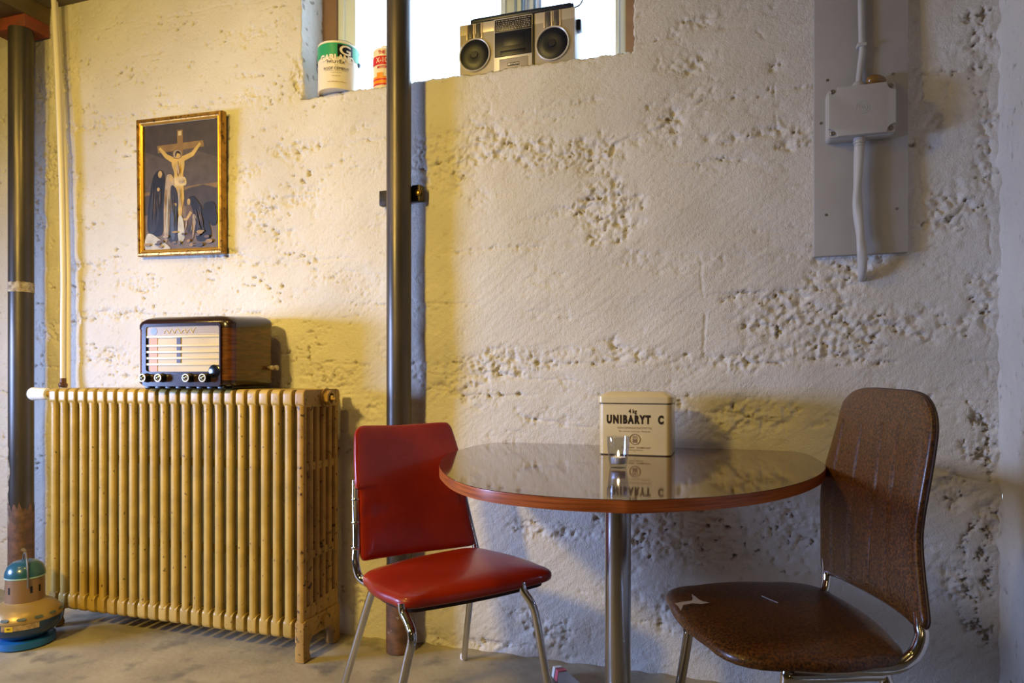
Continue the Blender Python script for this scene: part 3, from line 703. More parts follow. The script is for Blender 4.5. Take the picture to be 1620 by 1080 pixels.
# ------------------------------------------------------------------ framed print
def make_picture():
    TL, TR, BR, BL = A(215, 191, -.045), A(350, 175, -.045), A(357, 401, -.026), A(222, 406, -.026)
    c = (TL+TR+BR+BL)/4; W_ = ((TR-TL).length+(BR-BL).length)/2; Hh = ((TL-BL).length+(TR-BR).length)/2
    Xv = ((TR-TL).normalized()+(BR-BL).normalized()).normalized(); Zv = ((TL-BL)+(TR-BR))
    t = thing('framed_picture', c, 'gilt framed old print of a crucifixion scene hanging above the radio', 'picture')
    M = frame_mtx((0, 0, 0), Xv, Zv)
    fw = .026; n = 0
    b = nb()
    # mitred moulding: profile swept round the rectangle
    prof = [(0, .018), (0, -.004), (.004, -.010), (.011, -.011), (.015, -.006), (.019, -.004)]
    corners = [(-1, -1), (1, -1), (1, 1), (-1, 1)]
    R_ = []
    for sx, sz in corners:
        R_.append([b.verts.new((sx*(W_/2-o_), y_, sz*(Hh/2-o_))) for o_, y_ in prof])
    for i in range(4):
        A_, B_ = R_[i], R_[(i+1) % 4]
        for k in range(len(prof)-1): b.faces.new((A_[k], B_[k], B_[k+1], A_[k+1]))
    bmesh.ops.transform(b, matrix=M, verts=b.verts); fo = obj('frame', b, M_gold, t, world=False, smooth=False)
    b = nb(); prof = [(.018, -.0045), (.021, -.006), (.027, -.001), (.027, .004)]; R_ = []
    for sx, sz in corners: R_.append([b.verts.new((sx*(W_/2-o_), y_, sz*(Hh/2-o_))) for o_, y_ in prof])
    for i in range(4):
        A_, B_ = R_[i], R_[(i+1) % 4]
        for k in range(len(prof)-1): b.faces.new((A_[k], B_[k], B_[k+1], A_[k+1]))
    bmesh.ops.transform(b, matrix=M, verts=b.verts); obj('inner_slip', b, M_goldin, t, world=False, smooth=False)
    # worn flecks along the lower and upper moulding
    b = nb(); rr = random.Random(3)
    for k in range(26):
        x = -W_/2+.01+rr.random()*(W_-.02); w = .002+.006*rr.random(); z = -Hh/2+.003+rr.random()*.004
        box(b, x, x+w, -.0118, -.0100, z, z+.002+.003*rr.random())
    bmesh.ops.transform(b, matrix=M, verts=b.verts); obj('worn_gilding', b, mat('bare plaster fleck', '#d9c9a0', .6), fo, world=False, smooth=False)['kind'] = 'stuff'
    b = nb(); box(b, -W_/2+.004, W_/2-.004, .006, .016, -Hh/2+.004, Hh/2-.004); bmesh.ops.transform(b, matrix=M, verts=b.verts); obj('backing_board', b, mat('brown backing', '#5a4632', .8), t, world=False, smooth=False)
    w, h = W_-2*.027, Hh-2*.027
    cols = dict(sky='#4a3f3a', sky2='#5f5147', glow='#8a6c3f', hill='#4d423b', ground='#7b6650', cross='#94723f', skin='#d8b25e', cloth='#dcc28c', shade='#a07c3c',
                robe='#221e20', robe2='#383436', face='#c9a565', brown='#6b5340', pale='#b9a184', blue='#5d6478', white='#cfc7b4', hair='#3a2a1c')
    keys = list(cols); mats = [mat('print '+k, v, .5, col2=tuple(min(1, c_*.62) for c_ in srgb(v)[:3])+(1,), scale=26, mix=(.3, .72)) for k, v in cols.items()]
    b = nb(); lay = [0]
    def poly(k, pts, sm=False):
        lay[0] += 1; y = .0055-.00008*lay[0]
        if sm: pts = [(p.x, p.y) for p in spline([Vector((a, c_, 0)) for a, c_ in pts], 4, True)]
        f = b.faces.new([b.verts.new(((a-.5)*w, y, (1-c_-.5)*h)) for a, c_ in pts]); f.material_index = keys.index(k)
    def ellp(k, cx, cy, rx_, ry_): poly(k, [(cx+rx_*math.cos(a*PI/9), cy+ry_*math.sin(a*PI/9)) for a in range(18)])
    def limb(k, pts, ws):
        L_, R2 = [], []
        for i, (x, y) in enumerate(pts):
            p = Vector(pts[max(i-1, 0)]); q = Vector(pts[min(i+1, len(pts)-1)]); d = Vector(((q.x-p.x)*w, (q.y-p.y)*h)).normalized(); nx_, ny_ = -d.y, d.x
            L_.append((x+nx_*ws[i], y+ny_*ws[i]*w/h)); R2.append((x-nx_*ws[i], y-ny_*ws[i]*w/h))
        poly(k, L_+R2[::-1])
    poly('sky', [(0, 0), (1, 0), (1, 1), (0, 1)])
    poly('sky2', [(0, .2), (.3, .28), (.6, .2), (1, .3), (1, .55), (0, .55)], False)
    poly('glow', [(0, .535), (.3, .52), (.7, .50), (1, .49), (1, .56), (0, .56)])
    poly('hill', [(0, .56), (.2, .55), (.45, .56), (.62, .52), (.8, .50), (1, .54), (1, .75), (0, .72)])
    poly('ground', [(0, .72), (.3, .68), (.6, .66), (1, .70), (1, 1), (0, 1)])
    poly('cross', [(.455, .055), (.53, .055), (.545, .72), (.475, .72)])
    poly('cross', [(.185, .165), (.80, .155), (.81, .205), (.195, .225)])
    poly('cloth', [(.47, .065), (.515, .065), (.515, .10), (.47, .10)])
    ellp('glow', .46, .245, .065, .042); ellp('pale', .46, .245, .055, .034)
    limb('skin', [(.215, .185), (.31, .255), (.40, .29)], [.015, .025, .03]); limb('skin', [(.765, .175), (.66, .255), (.52, .29)], [.015, .025, .03])
    poly('skin', [(.39, .275), (.46, .285), (.54, .275), (.555, .33), (.535, .40), (.53, .44), (.42, .45), (.415, .39), (.385, .33)], True)
    poly('shade', [(.46, .30), (.475, .30), (.48, .42), (.455, .42)])
    ellp('skin', .465, .25, .03, .027); poly('hair', [(.43, .25), (.44, .225), (.475, .22), (.50, .235), (.505, .26), (.49, .245), (.455, .24), (.44, .268)], True)
    poly('cloth', [(.405, .435), (.55, .43), (.58, .47), (.57, .495), (.53, .50), (.42, .505), (.40, .47)], True)
    limb('skin', [(.455, .50), (.475, .60), (.485, .67), (.49, .75)], [.035, .028, .022, .016]); limb('skin', [(.505, .50), (.52, .60), (.50, .67), (.495, .75)], [.035, .028, .02, .014])
    # standing mourners, left
    poly('robe', [(.14, .40), (.22, .36), (.28, .40), (.29, .55), (.27, .70), (.24, .88), (.06, .86), (.05, .70), (.09, .52)], True)
    poly('robe2', [(.10, .58), (.18, .50), (.22, .66), (.16, .84), (.07, .84)], True); ellp('face', .225, .395, .028, .028); ellp('face', .20, .515, .02, .015)
    poly('pale', [(.30, .45), (.34, .40), (.40, .42), (.42, .50), (.37, .60), (.33, .90), (.28, .93), (.27, .70)], True)
    poly('robe2', [(.37, .50), (.44, .52), (.47, .62), (.45, .80), (.47, .92), (.34, .93), (.36, .70)], True); ellp('face', .375, .435, .025, .028); ellp('face', .42, .645, .03, .013)
    poly('blue', [(.37, .66), (.43, .66), (.42, .90), (.37, .90)], True)
    # kneeling figure, right
    poly('robe', [(.60, .62), (.66, .585), (.72, .62), (.82, .72), (.90, .86), (.88, .93), (.72, .94), (.68, .80)], True)
    poly('brown', [(.585, .64), (.64, .66), (.69, .80), (.66, .93), (.55, .92), (.57, .78)], True)
    ellp('face', .61, .63, .022, .026); limb('face', [(.64, .71), (.58, .77), (.54, .765)], [.018, .015, .012])
    poly('pale', [(.66, .74), (.71, .76), (.68, .86), (.66, .92)], True)
    poly('robe', [(.80, .68), (.87, .64), (.95, .66), (.98, .80), (.90, .82)], True)
    poly('white', [(.03, .885), (.10, .87), (.22, .92), (.34, .975), (.33, 1), (.02, 1)], True)
    poly('white', [(.47, .75), (.53, .76), (.55, .92), (.47, .93)], True)
    rr = random.Random(8)
    def folds(n_, x0_, x1_, y0_, y1_, ks, lean=0.0):
        for _ in range(n_):
            xa = x0_+(x1_-x0_)*rr.random(); ya = y0_+(y1_-y0_)*.5*rr.random(); l_ = (y1_-ya)*(.35+.55*rr.random()); xb = xa+lean*l_+.03*(rr.random()-.5); w_ = .003+.006*rr.random()
            limb(rr.choice(ks), [(xa, ya), ((xa+xb)/2+.012*(rr.random()-.5), ya+l_*.5), (xb, ya+l_)], [w_*.3, w_, w_*.2])
    folds(12, .12, .25, .46, .86, ['robe2', 'sky2', 'brown', 'robe2'], -.1); folds(8, .29, .35, .50, .92, ['white', 'brown', 'shade'], -.05)
    folds(7, .38, .45, .56, .92, ['blue', 'robe', 'sky2']); folds(12, .68, .78, .66, .92, ['robe2', 'sky2', 'brown'], .35); folds(6, .58, .66, .74, .92, ['pale', 'shade', 'robe2'], -.1)
    folds(8, .44, .50, .31, .43, ['shade', 'pale'], 0); folds(5, .42, .55, .44, .49, ['shade', 'pale'], .2); folds(4, .47, .51, .52, .70, ['shade', 'pale'])
    for _ in range(26):
        xa = rr.random(); ya = .86+.13*rr.random(); ellp(rr.choice(['brown', 'ground', 'pale', 'shade', 'hill']), xa, ya, .02+.03*rr.random(), .006+.01*rr.random()) if .05 < xa < .93 and ya < .98 else None
    for f in b.faces: f.normal_update()
    bmesh.ops.transform(b, matrix=M, verts=b.verts)
    me = bpy.data.meshes.new('print'); b.to_mesh(me); b.free()
    for m_ in mats: me.materials.append(m_)
    o = bpy.data.objects.new('print', me); COL.objects.link(o); o.parent = t
    b = nb(); box(b, -w/2-.002, w/2+.002, .0, .0015, -h/2-.002, h/2+.002); bmesh.ops.transform(b, matrix=M, verts=b.verts); obj('picture_glass', b, M_pane, t, world=False, smooth=False)
make_picture()

# ------------------------------------------------------------------ things on the window sill
def wrap(bm, c, r, ang0):
    """local xz text -> cylinder of radius r round c; ang0 = direction facing"""
    xs_ = [v.co.x for v in bm.verts]; x_ = math.floor(min(xs_)/.003)*.003
    while x_ < max(xs_):
        bmesh.ops.bisect_plane(bm, geom=list(bm.verts)+list(bm.edges)+list(bm.faces), plane_co=(x_, 0, 0), plane_no=(1, 0, 0)); x_ += .003
    for v in bm.verts:
        a = ang0+v.co.x/r; v.co = Vector((c[0]+(r+max(0, -v.co.y))*math.cos(a), c[1]+(r+max(0, -v.co.y))*math.sin(a), c[2]+v.co.z))
    return bm
def patch(c, r, ang0, x0, x1, z0, z1, n=24):
    b = nb(); lo = []; hi = []
    for k in range(n+1):
        x = x0+(x1-x0)*k/n; a = ang0+x/r; p = (c[0]+r*math.cos(a), c[1]+r*math.sin(a))
        lo.append(b.verts.new((*p, c[2]+z0))); hi.append(b.verts.new((*p, c[2]+z1)))
    for k in range(n): b.faces.new((lo[k], lo[k+1], hi[k+1], hi[k]))
    return b
def can1():
    r, hgt = .0775, .178; y = .028
    cx = A(535.5, 140, y).x; c = Vector((cx, y, OZ0)); ang = math.atan2(-CD-y, 0-cx)
    t = thing('paint_can', c, 'round green and cream cement can with wire handle, left end of window sill', 'can')
    b = nb(); lathe(b, [(0, .004), (r-.006, .004), (r-.004, .0), (r, .0), (r, .005), (r-.001, .008), (r-.001, hgt-.008), (r, hgt-.004), (r, hgt), (r-.004, hgt), (r-.006, hgt-.006), (0, hgt-.006)], c, 48)
    obj('body', b, mat('cream label', '#e9ddc4', .35, coat=.2), t)
    gm = mat('green label', '#2f9e6a', .35)
    b = nb(); n = 48; zt = hgt-.008
    b = patch(c, r+.0006, ang, -PI*r, PI*r, .118, zt, 64); lb = obj('green_band', b, gm, t)
    b = patch(c, r+.0012, ang, -.004, .056, .120, .1655); obj('logo_panel', b, M_black, lb)
    b = wrap(textbm('G', .050, squeeze=1.35, bold=.0010), (c.x, c.y, c.z+.143), r+.0016, ang+.026/r); obj('logo_letter', b, mat('cream print', '#efe2cc', .4), lb, smooth=False)
    b = wrap(textbm('GARLAND', .030, spacing=1.0, bold=.0018), (c.x, c.y, c.z+.113), r+.0014, ang-.006/r); obj('lettering', b, mat('cream print', '#efe2cc', .4), lb, smooth=False)
    for s, sz, z, dx in (('PROTEX', .0185, .099, -.010), ('FOR', .006, .086, -.008), ('ROOF CEMENT', .0145, .074, -.010), ('WATERPROOFING', .0050, .058, -.01), ('ONE GALLON', .005, .046, -.01), ('THE GARLAND COMPANY', .0060, .024, -.006)):
        b = wrap(textbm(s, sz), (c.x, c.y, c.z+z), r+.0008, ang+dx/r); obj('lettering', b, M_ink if sz > .01 else M_inkl, t, smooth=False)
    b = patch(c, r+.0007, ang, -.055, .035, .0655, .0663); obj('rule', b, M_inkl, t, smooth=False)
    # wire bail
    R_ = Vector((CS, SN, 0)); b = nb(); pts = []
    for k in range(25):
        a = PI*k/24; pts.append(c+R_*(-(r+.007)*math.cos(a))+Vector((0, -.0, .120+.098*math.sin(a)**.8)))
    tube(b, pts, .0011, 6); obj('wire_handle', b, M_screw, t)
    for s in (-1, 1):
        b = nb(); lathe(b, [(0, 0), (.009, 0), (.008, .005), (.003, .007), (0, .007)], c+R_*s*(r-.001)+Vector((0, 0, .118)), 14, mtx=Matrix.Rotation(s*PI/2, 4, 'Y')); obj('handle_ear', b, mat('blue grey ear', '#3c4a55', .4, .4), t)
can1()
def can2():
    r, hgt = .048, .150; y = .055; cx = A(593, 100, y).x+r*.97; c = Vector((cx, y, OZ0)); ang = math.atan2(-CD-y, -cx)
    t = thing('oil_can', c, 'narrow cream and red printed can on the sill, half hidden behind pipe', 'can')
    b = nb(); lathe(b, [(0, 0), (r, 0), (r, .004), (r-.001, .006), (r-.001, hgt-.004), (r, hgt-.002), (r-.003, hgt+.002), (r-.010, hgt+.005), (.018, hgt+.008), (.018, hgt+.022), (0, hgt+.022)], c, 36); obj('body', b, mat('pale yellow label', '#eed9a8', .35), t)
    rm = mat('red label', '#d2232c', .35); om = mat('orange label', '#f0901c', .35)
    for z0, z1, m_ in ((.088, .120, rm), (.012, .018, rm), (.018, .030, om), (.030, .036, rm), (.036, .044, om)):
        obj('colour_band', patch(c, r+.0004, ang, -.075, .075, z0, z1, 30), m_, t)
    b = patch(c, r+.0006, ang, -.036, -.010, .040, .058); obj('sun_emblem', b, om, t)
    for s, sz, z, m_, dx in (('THE', .018, .133, rm, -.016), ('X-10', .027, .104, mat('pale yellow label', '', 0), -.016), ('MOTOR', .013, .078, rm, -.014)):
        b = wrap(textbm(s, sz, squeeze=.85, bold=.0004), (c.x, c.y, c.z+z), r+.0010, ang+dx/r); obj('lettering', b, m_, t, smooth=False)
can2()
def boombox():
    y0 = .035; x0 = A(727, 100, y0).x; x1 = A(909, 60, y0).x; w = x1-x0; z0 = OZ0; h = .198; d = .095
    t = thing('portable_cassette_radio', ((x0+x1)/2, y0+d/2, z0), 'silver portable cassette radio with twin speakers on the window sill', 'radio')
    sil = mat('silver beige plastic', '#aea292', .5, .1); dark = mat('dark navy grille', '#0c1022', .4)
    fx = lambda f: x0+w*f; fz = lambda f: z0+h*f
    b = nb(); box(b, x0, x1, y0, y0+d, z0, z0+h, .004); obj('case', b, sil, t)
    b = nb(); box(b, x0-.0005, x1+.0005, y0-.0008, y0+d*.5, fz(.80), fz(.995), .002); obj('upper_trim', b, mat('pale silver plastic', '#cbbfae', .35, .2), t)
    for c_, z_ in ((.140, .37), (.818, .37)):
        cx = fx(c_); cz = fz(z_)+.008; Rm = Matrix.Rotation(PI/2, 4, 'X')
        b = nb(); lathe(b, [(.056, 0), (.0605, 0), (.0605, .005), (.058, .007), (.055, .005), (.055, 0)], (cx, y0, cz), 40, mtx=Rm); ring = obj('speaker_ring', b, mat('pale chrome trim', '#d8cfc0', .35, .2), t)
        b = nb(); lathe(b, [(0, .009), (.012, .009), (.014, .006), (.03, .0075), (.045, .006), (.0555, .002), (.0555, 0)], (cx, y0, cz), 40, mtx=Rm); obj('speaker_grille', b, dark, t)
        b = nb()
        for o_ in (-.026, .004): box(b, cx+o_, cx+o_+.018, y0-.0022, y0, fz(.72), fz(.985), .001)
        obj('vent_strip', b, mat('dark grey strip', '#4a4548', .4), t)
        b = nb()
        for o_ in (-.032, -.005, .025): box(b, cx+o_, cx+o_+.005, y0-.003, y0, fz(.70), fz(.985), .001)
        obj('chrome_strip', b, mat('warm chrome strip', '#cdb79e', .35, .3), t)
    b = nb(); box(b, fx(.312), fx(.645), y0-.003, y0, fz(.02), fz(.995), .001); obj('centre_panel', b, mat('pale chrome trim', '', 0), t)
    b = nb(); box(b, fx(.320), fx(.640), y0-.0048, y0-.002, fz(.755), fz(.975), .001); tp = obj('tuner_scale', b, M_black, t)
    b = nb()
    rr = random.Random(5)
    for row, zf in enumerate((.945, .905, .875, .845, .815, .785)):
        x = fx(.33)
        while x < fx(.63):
            l_ = .002+.006*rr.random(); box(b, x, min(x+l_, fx(.632)), y0-.0054, y0-.0046, fz(zf)-.0012-.0008*(row in (0, 5)), fz(zf)+.0012); x += l_+.0018+.003*rr.random()
    obj('scale_marks', b, mat('beige scale print', '#a99b90', .5), tp, smooth=False)
    b = nb(); box(b, fx(.320), fx(.640), y0-.006, y0-.002, fz(.30), fz(.745), .0015); cd = obj('cassette_door', b, dark, t)
    b = nb(); box(b, fx(.37), fx(.59), y0-.0072, y0-.005, fz(.335), fz(.40), .001); box(b, fx(.40), fx(.58), y0-.0072, y0-.005, fz(.47), fz(.68), .001); obj('cassette_window', b, mat('dark navy grille', '', 0), cd)
    b = nb(); box(b, fx(.36), fx(.61), y0-.0045, y0-.0025, fz(.03), fz(.26), .001); obj('lower_panel', b, sil, t)
    b = nb(); box(b, fx(.435), fx(.535), y0-.0055, y0-.004, fz(.115), fz(.175)); bp = obj('badge', b, M_black, t, smooth=False)
    b = textbm('HITACHI', .0085, spacing=1.05, bold=.0003); bmesh.ops.translate(b, verts=b.verts, vec=(fx(.492), y0-.0060, fz(.145))); obj('badge_lettering', b, mat('cream print', '', 0), bp, smooth=False)
    b = nb(); lathe(b, [(0, 0), (.0038, 0), (.0038, .0007), (0, .0007)], (fx(.447), y0-.0056, fz(.145)), 14, mtx=Matrix.Rotation(PI/2, 4, 'X')); obj('badge_emblem', b, mat('cream print', '', 0), bp)
    b = nb(); box(b, fx(.650), fx(.662), y0-.004, y0, fz(.02), fz(.99), .001); obj('side_groove', b, M_black, t)
    # carrying handle folded over the top
    hz = z0+h+.012; b = nb()
    box(b, fx(.105), fx(.965), y0+.010, y0+.034, hz-.005, hz+.012, .005); hd_ = obj('handle', b, mat('dark blue grey plastic', '#1b2338', .35), t)
    b = nb(); box(b, fx(.085), fx(.125), y0+.012, y0+.032, z0+h-.03, hz+.010, .004); obj('handle_arm', b, mat('dark blue grey plastic', '', 0), t)
    b = nb(); box(b, fx(.95), fx(.985), y0+.012, y0+.032, z0+h-.03, hz+.010, .004); obj('handle_arm', b, mat('dark blue grey plastic', '', 0), t)
    b = nb(); box(b, x1-.002, x1+.016, y0+.03, y0+.06, fz(.66), fz(.86), .004); obj('side_dial', b, mat('dark blue grey plastic', '', 0), t)
    b = nb(); tube(b, spline([(fx(.93), y0+.05, z0+h), (fx(.97), y0+.05, z0+h+.022), (fx(1.02), y0+.055, z0+h+.035), (fx(1.06), y0+.06, z0+h+.075), (fx(1.09), y0+.06, z0+h+.13)], 6), .0028, 8); obj('power_lead', b, M_black, t)
    q = [A(px, py, y0+.06) for px, py in ((727, 114), (718, 115), (709, 118), (703, 124))]
    b = nb(); tube(b, spline(q, 6), .0012, 6); obj('thin_wire', b, M_black, t)
boombox()

# ------------------------------------------------------------------ board, junction box, cables, wooden egg
bl, br_ = A(1288, 404, -.03).x, A(1437, 398, -.03).x; bz = A(1360, 402, -.03).z
bd = thing('backing_board', ((bl+br_)/2, -.02, bz), 'tall grey painted board fixed to the wall behind the junction box', 'board')
b = nb(); box(b, bl, br_, -.030, -.004, bz, 2.61, .0015); obj('panel', b, M_board, bd)
for px, py in ((1307, 340), (1419, 330), (1309, 127), (1413, 117), (1299, 195)):
    p = A(px, py, -.03); b = nb(); lathe(b, [(0, 0), (.0042, 0), (.0042, .0008), (.002, .0012), (0, .0003)], p, 12, mtx=Matrix.Rotation(PI/2, 4, 'X')); obj('screw', b, M_screw, bd)
JY = -.095
j0, j1 = A(1311, 213, JY), A(1418, 125, JY)
jx0, jx1, jz0, jz1 = j0.x, j1.x, A(1311, 217, JY).z, A(1418, 129, JY).z+.004
jb = thing('junction_box', ((jx0+jx1)/2, -.03, jz0), 'square grey plastic junction box mounted on the grey board', 'box')
b = nb(); prism(b, rrect(jx1-jx0+.004, jz1-jz0+.004, .012, 5, (jx0+jx1)/2, (jz0+jz1)/2), JY+.020, -.030, bev=.002); obj('housing', b, M_jbox, jb)
# lid with notched corners
nch = .024; x0, x1, z0, z1 = jx0, jx1, jz0, jz1; out = []
def notch(cx, cz, sx, sz):
    pts = []
    for k in range(7):
        a = PI/2*k/6; pts.append((cx-sx*nch*math.sin(a)*1.0, cz-sz*nch*math.cos(a)))
    return pts
o1 = notch(x1, z1, 1, 1); o2 = notch(x0, z1, -1, 1)[::-1]; o3 = notch(x0, z0, -1, -1); o4 = notch(x1, z0, 1, -1)[::-1]
b = nb(); prism(b, rrect(x1-x0, z1-z0, .010, 5, (x0+x1)/2, (z0+z1)/2), JY+.009, JY+.021, bev=.002); lid = obj('lid', b, M_jbox, jb)
b = nb(); prism(b, o1+o2+o3+o4, JY, JY+.011, bev=.0025); obj('lid_face', b, M_jbox, lid)
for sx, sz in ((x0+.011, z0+.012), (x1-.011, z0+.012), (x0+.011, z1-.010), (x1-.011, z1-.010)):
    b = nb(); lathe(b, [(0, -.001), (.0065, -.001), (.0065, .002), (.005, .003), (.001, .0025), (0, .0)], (sx, JY+.009, sz), 16, mtx=Matrix.Rotation(PI/2, 4, 'X')); obj('lid_screw', b, M_screw, lid)
b = nb(); em = ((x0+x1)/2+.002, JY-.0002, (z0+z1)/2+.004)
for rr_ in (.0175, .0115):
    tube(b, [(em[0]+rr_*math.cos(2*PI*k/28), em[1], em[2]+rr_*math.sin(2*PI*k/28)) for k in range(29)], .0006, 6, cap=False)
tube(b, spline([(em[0]-.007, em[1], em[2]-.006), (em[0]-.003, em[1], em[2]+.006), (em[0], em[1], em[2]-.002), (em[0]+.003, em[1], em[2]+.006), (em[0]+.007, em[1], em[2]-.006)], 5), .0006, 6)
obj('emblem', b, M_jbox, lid)
gx = A(1360, 240, -.065).x; gxu = A(1360, 120, -.05).x
b = nb(); lathe(b, [(0, 0), (.017, 0), (.017, -.016), (.0145, -.017), (.0145, -.024), (0, -.024)], (gx, -.062, jz0-.001), 20); obj('lower_gland', b, M_jbox, jb)
b = nb(); lathe(b, [(0, 0), (.020, 0), (.020, .008), (.016, .016), (.012, .022), (0, .022)], (gxu-.004, -.052, jz1+.001), 20); obj('upper_gland', b, M_jbox, jb)
up = [A(px, py, -.045) for px, py in ((1357, 125), (1361, 105), (1364, 80), (1363, 60), (1362.5, 30), (1362, 0), (1362, -60))]; up[0].y = -.052; up[0].z = jz1+.012
c1_ = thing('conduit', up[0], 'thin grey conduit running up the board from the top of the junction box', 'cable'); b = nb(); tube(b, spline(up, 8), .0085, 14); obj('conduit_run', b, M_cable, c1_)
b = nb(); cz_ = A(1363, 72, -.045); box(b, cz_.x-.013, cz_.x+.013, -.056, -.030, cz_.z-.006, cz_.z+.006, .003); obj('conduit_clip', b, M_cable, c1_)
lo = [A(px, py, -.062) for px, py in ((1360, 245), (1357, 290), (1357, 330), (1361, 370), (1364, 400))]; lo[0].x = gx; lo[0].z = jz0-.02; e_ = A(1364, 432, -.03); lo += [e_]; e2 = A(1364, 440, .0); lo += [Vector((e2.x, .01, e_.z-.012))]
sp = spline(lo, 10); b = nb(); n = 20; rings = []
for i, p in enumerate(sp):
    t_ = (sp[min(i+1, len(sp)-1)]-sp[max(i-1, 0)]).normalized(); s_ = t_.cross(Vector((0, 1, 0))).normalized(); u_ = s_.cross(t_)
    ring = []
    for k in range(n):
        a = 2*PI*k/n; rr_ = .0128*(1+.10*math.cos(2*(a+i*.16))); ring.append(p+(s_*math.cos(a)+u_*math.sin(a))*rr_)
    rings.append(ring)
loft(b, rings); solo('twisted_cable', b, M_cable, lo[0], 'thick twisted grey painted cable hanging from the junction box down into the wall', 'cable')
eg = A(1386, 115, -.062); b = nb(); lathe(b, [(0, -.027)]+[(.0165*math.sin(PI*k/14)*(1+.12*math.cos(PI*k/14)), -.027*math.cos(PI*k/14)) for k in range(1, 14)]+[(0, .027)], (0, 0, 0), 28, mtx=Matrix.Rotation(math.radians(98), 4, 'Y'))
bmesh.ops.translate(b, verts=b.verts, vec=(eg.x, -.062, jz1+.0185)); solo('wooden_egg', b, M_egg, (eg.x, -.062, jz1+.002), 'small varnished brown wooden egg lying on top of the junction box', 'egg')

# ------------------------------------------------------------------ table
TZ = .744
edge_px = [(799, 778), (858, 784), (917, 788), (976, 790), (1000, 791), (1059, 789), (1119, 786), (1178, 780.5), (1227, 773), (1267, 763), (1292, 753), (1303, 745)]
L_ = [H(px, py, TZ) for px, py in edge_px]
lft = [H(px, py, TZ) for px, py in [(759, 772), (729, 763.5), (710, 754), (699, 744), (695, 737), (698, 726), (709, 717.5)]]
TCX = -.283
pts = []
for p in lft[::-1]: pts.append((p.x, p.y))
for p in L_: pts.append((p.x, p.y))
pts += [(.240, -.36), (.236, -.22), (.225, -.11), (.205, -.045)]
back = [(.16, -.018), (0, -.015), (-.3, -.015), (-.6, -.015), (-.735, -.018), (-.785, -.055), (-.802, -.16), (-.800, -.30)]
poly_ = pts+back
sm = [(p.x, p.y) for p in spline([Vector((a, c, 0)) for a, c in poly_], 6, True)]
# smooth traced outline
for _ in range(6):
    n = len(sm); sm = [((sm[i-1][0]+2*sm[i][0]+sm[(i+1) % n][0])/4, (sm[i-1][1]+2*sm[i][1]+sm[(i+1) % n][1])/4) for i in range(n)]
colc = Vector((A(977.5, 850, -.5).x, -.5, 0))
tb = thing('pedestal_table', (colc.x, colc.y, 0), 'red brown laminate pedestal table with a rounded front, against the wall', 'table')
b = nb(); prism(b, sm, TZ-.004, TZ, axes='xy'); obj('tabletop', b, M_nut, tb, smooth=False)
cxs = sum(p[0] for p in sm)/len(sm); cys = sum(p[1] for p in sm)/len(sm)
grow = lambda s: [(cxs+(x-cxs)*s, cys+(y-cys)*s) for x, y in sm]
b = nb(); loft(b, [[(x, y, z) for x, y in grow(s)] for z, s in ((TZ-.0260, .99), (TZ-.0245, 1.0015), (TZ-.004, 1.0015), (TZ-.0012, 1.0005))]); obj('edge_band', b, M_edge, tb, angle=60)
b = nb(); lathe(b, [(.0335, .045), (.0335, .700)], (colc.x, colc.y, 0), 40); obj('column', b, M_brush, tb)
b = nb(); lathe(b, [(.0335, .690), (.16, .705), (.17, .718), (0, .718)], (colc.x, colc.y, 0), 32); obj('top_flange', b, M_black, tb)
b = nb(); lathe(b, [(0, .02), (.05, .02), (.05, .055), (.038, .07), (.0335, .072)], (colc.x, colc.y, 0), 32); obj('base_hub', b, M_brush, tb)
tip = H(884, 1057, .03); dv = Vector((tip.x-colc.x, tip.y-colc.y, 0)); fl = dv.length; dv.normalize(); pv = Vector((-dv.y, dv.x, 0))
for k, dd in enumerate((dv, pv, -dv, -pv)):
    s_ = Vector((-dd.y, dd.x, 0)); b = nb()
    def q_(l, wd, za, zb): c_ = colc+dd*l; return [c_-s_*wd+Vector((0, 0, za)), c_+s_*wd+Vector((0, 0, za)), c_+s_*wd*.7+Vector((0, 0, zb)), c_-s_*wd*.7+Vector((0, 0, zb))]
    loft(b, [q_(.02, .028, .012, .062), q_(fl*.5, .024, .010, .050), q_(fl, .018, .006, .032)]); ft = obj('foot', b, mat('brushed aluminium foot', '#a9abb0', .3, .9), tb, smooth=False)
    b = nb(); loft(b, [q_(fl-.001, .019, .0, .034), q_(fl+.022, .017, .0, .030)]); obj('foot_cap', b, M_white, ft, smooth=False)
    if k == 0:
        b = nb(); loft(b, [q_(fl-.035, .0205, .004, .0365), q_(fl-.012, .0200, .004, .0355)]); obj('pink_tape', b, mat('pink tape', '#c85a68', .5), ft, smooth=False)

# ------------------------------------------------------------------ tin on the table
tx0, tx1 = H(948, 718, TZ).x, H(1062, 722, TZ).x; ty0 = -.285; tw = tx1-tx0; td = .165
tin = thing('storage_tin', ((tx0+tx1)/2, ty0+td/2, TZ), 'cream rectangular metal tin with brown lettering, on table beside the wall', 'tin')
tc_ = ((tx0+tx1)/2, ty0+td/2); th_ = .150
b = nb(); loft(b, [[(x, y, TZ+z) for x, y in rrect(tw-2*i_, td-2*i_, .016, 6, *tc_)] for z, i_ in ((0, .004), (.003, .0), (.006, .0), (.148, .0), (.150, .003), (.155, .003))]); body = obj('tin_body', b, M_cream, tin, angle=50)
b = nb(); loft(b, [[(x, y, TZ+z) for x, y in rrect(tw-2*i_, td-2*i_, .017, 6, *tc_)] for z, i_ in ((.151, -.002), (.153, -.0035), (.169, -.0035), (.172, -.001), (.174, .002), (.184, .020), (.1845, .024))]); lidt = obj('tin_lid', b, M_cream, tin, angle=30)
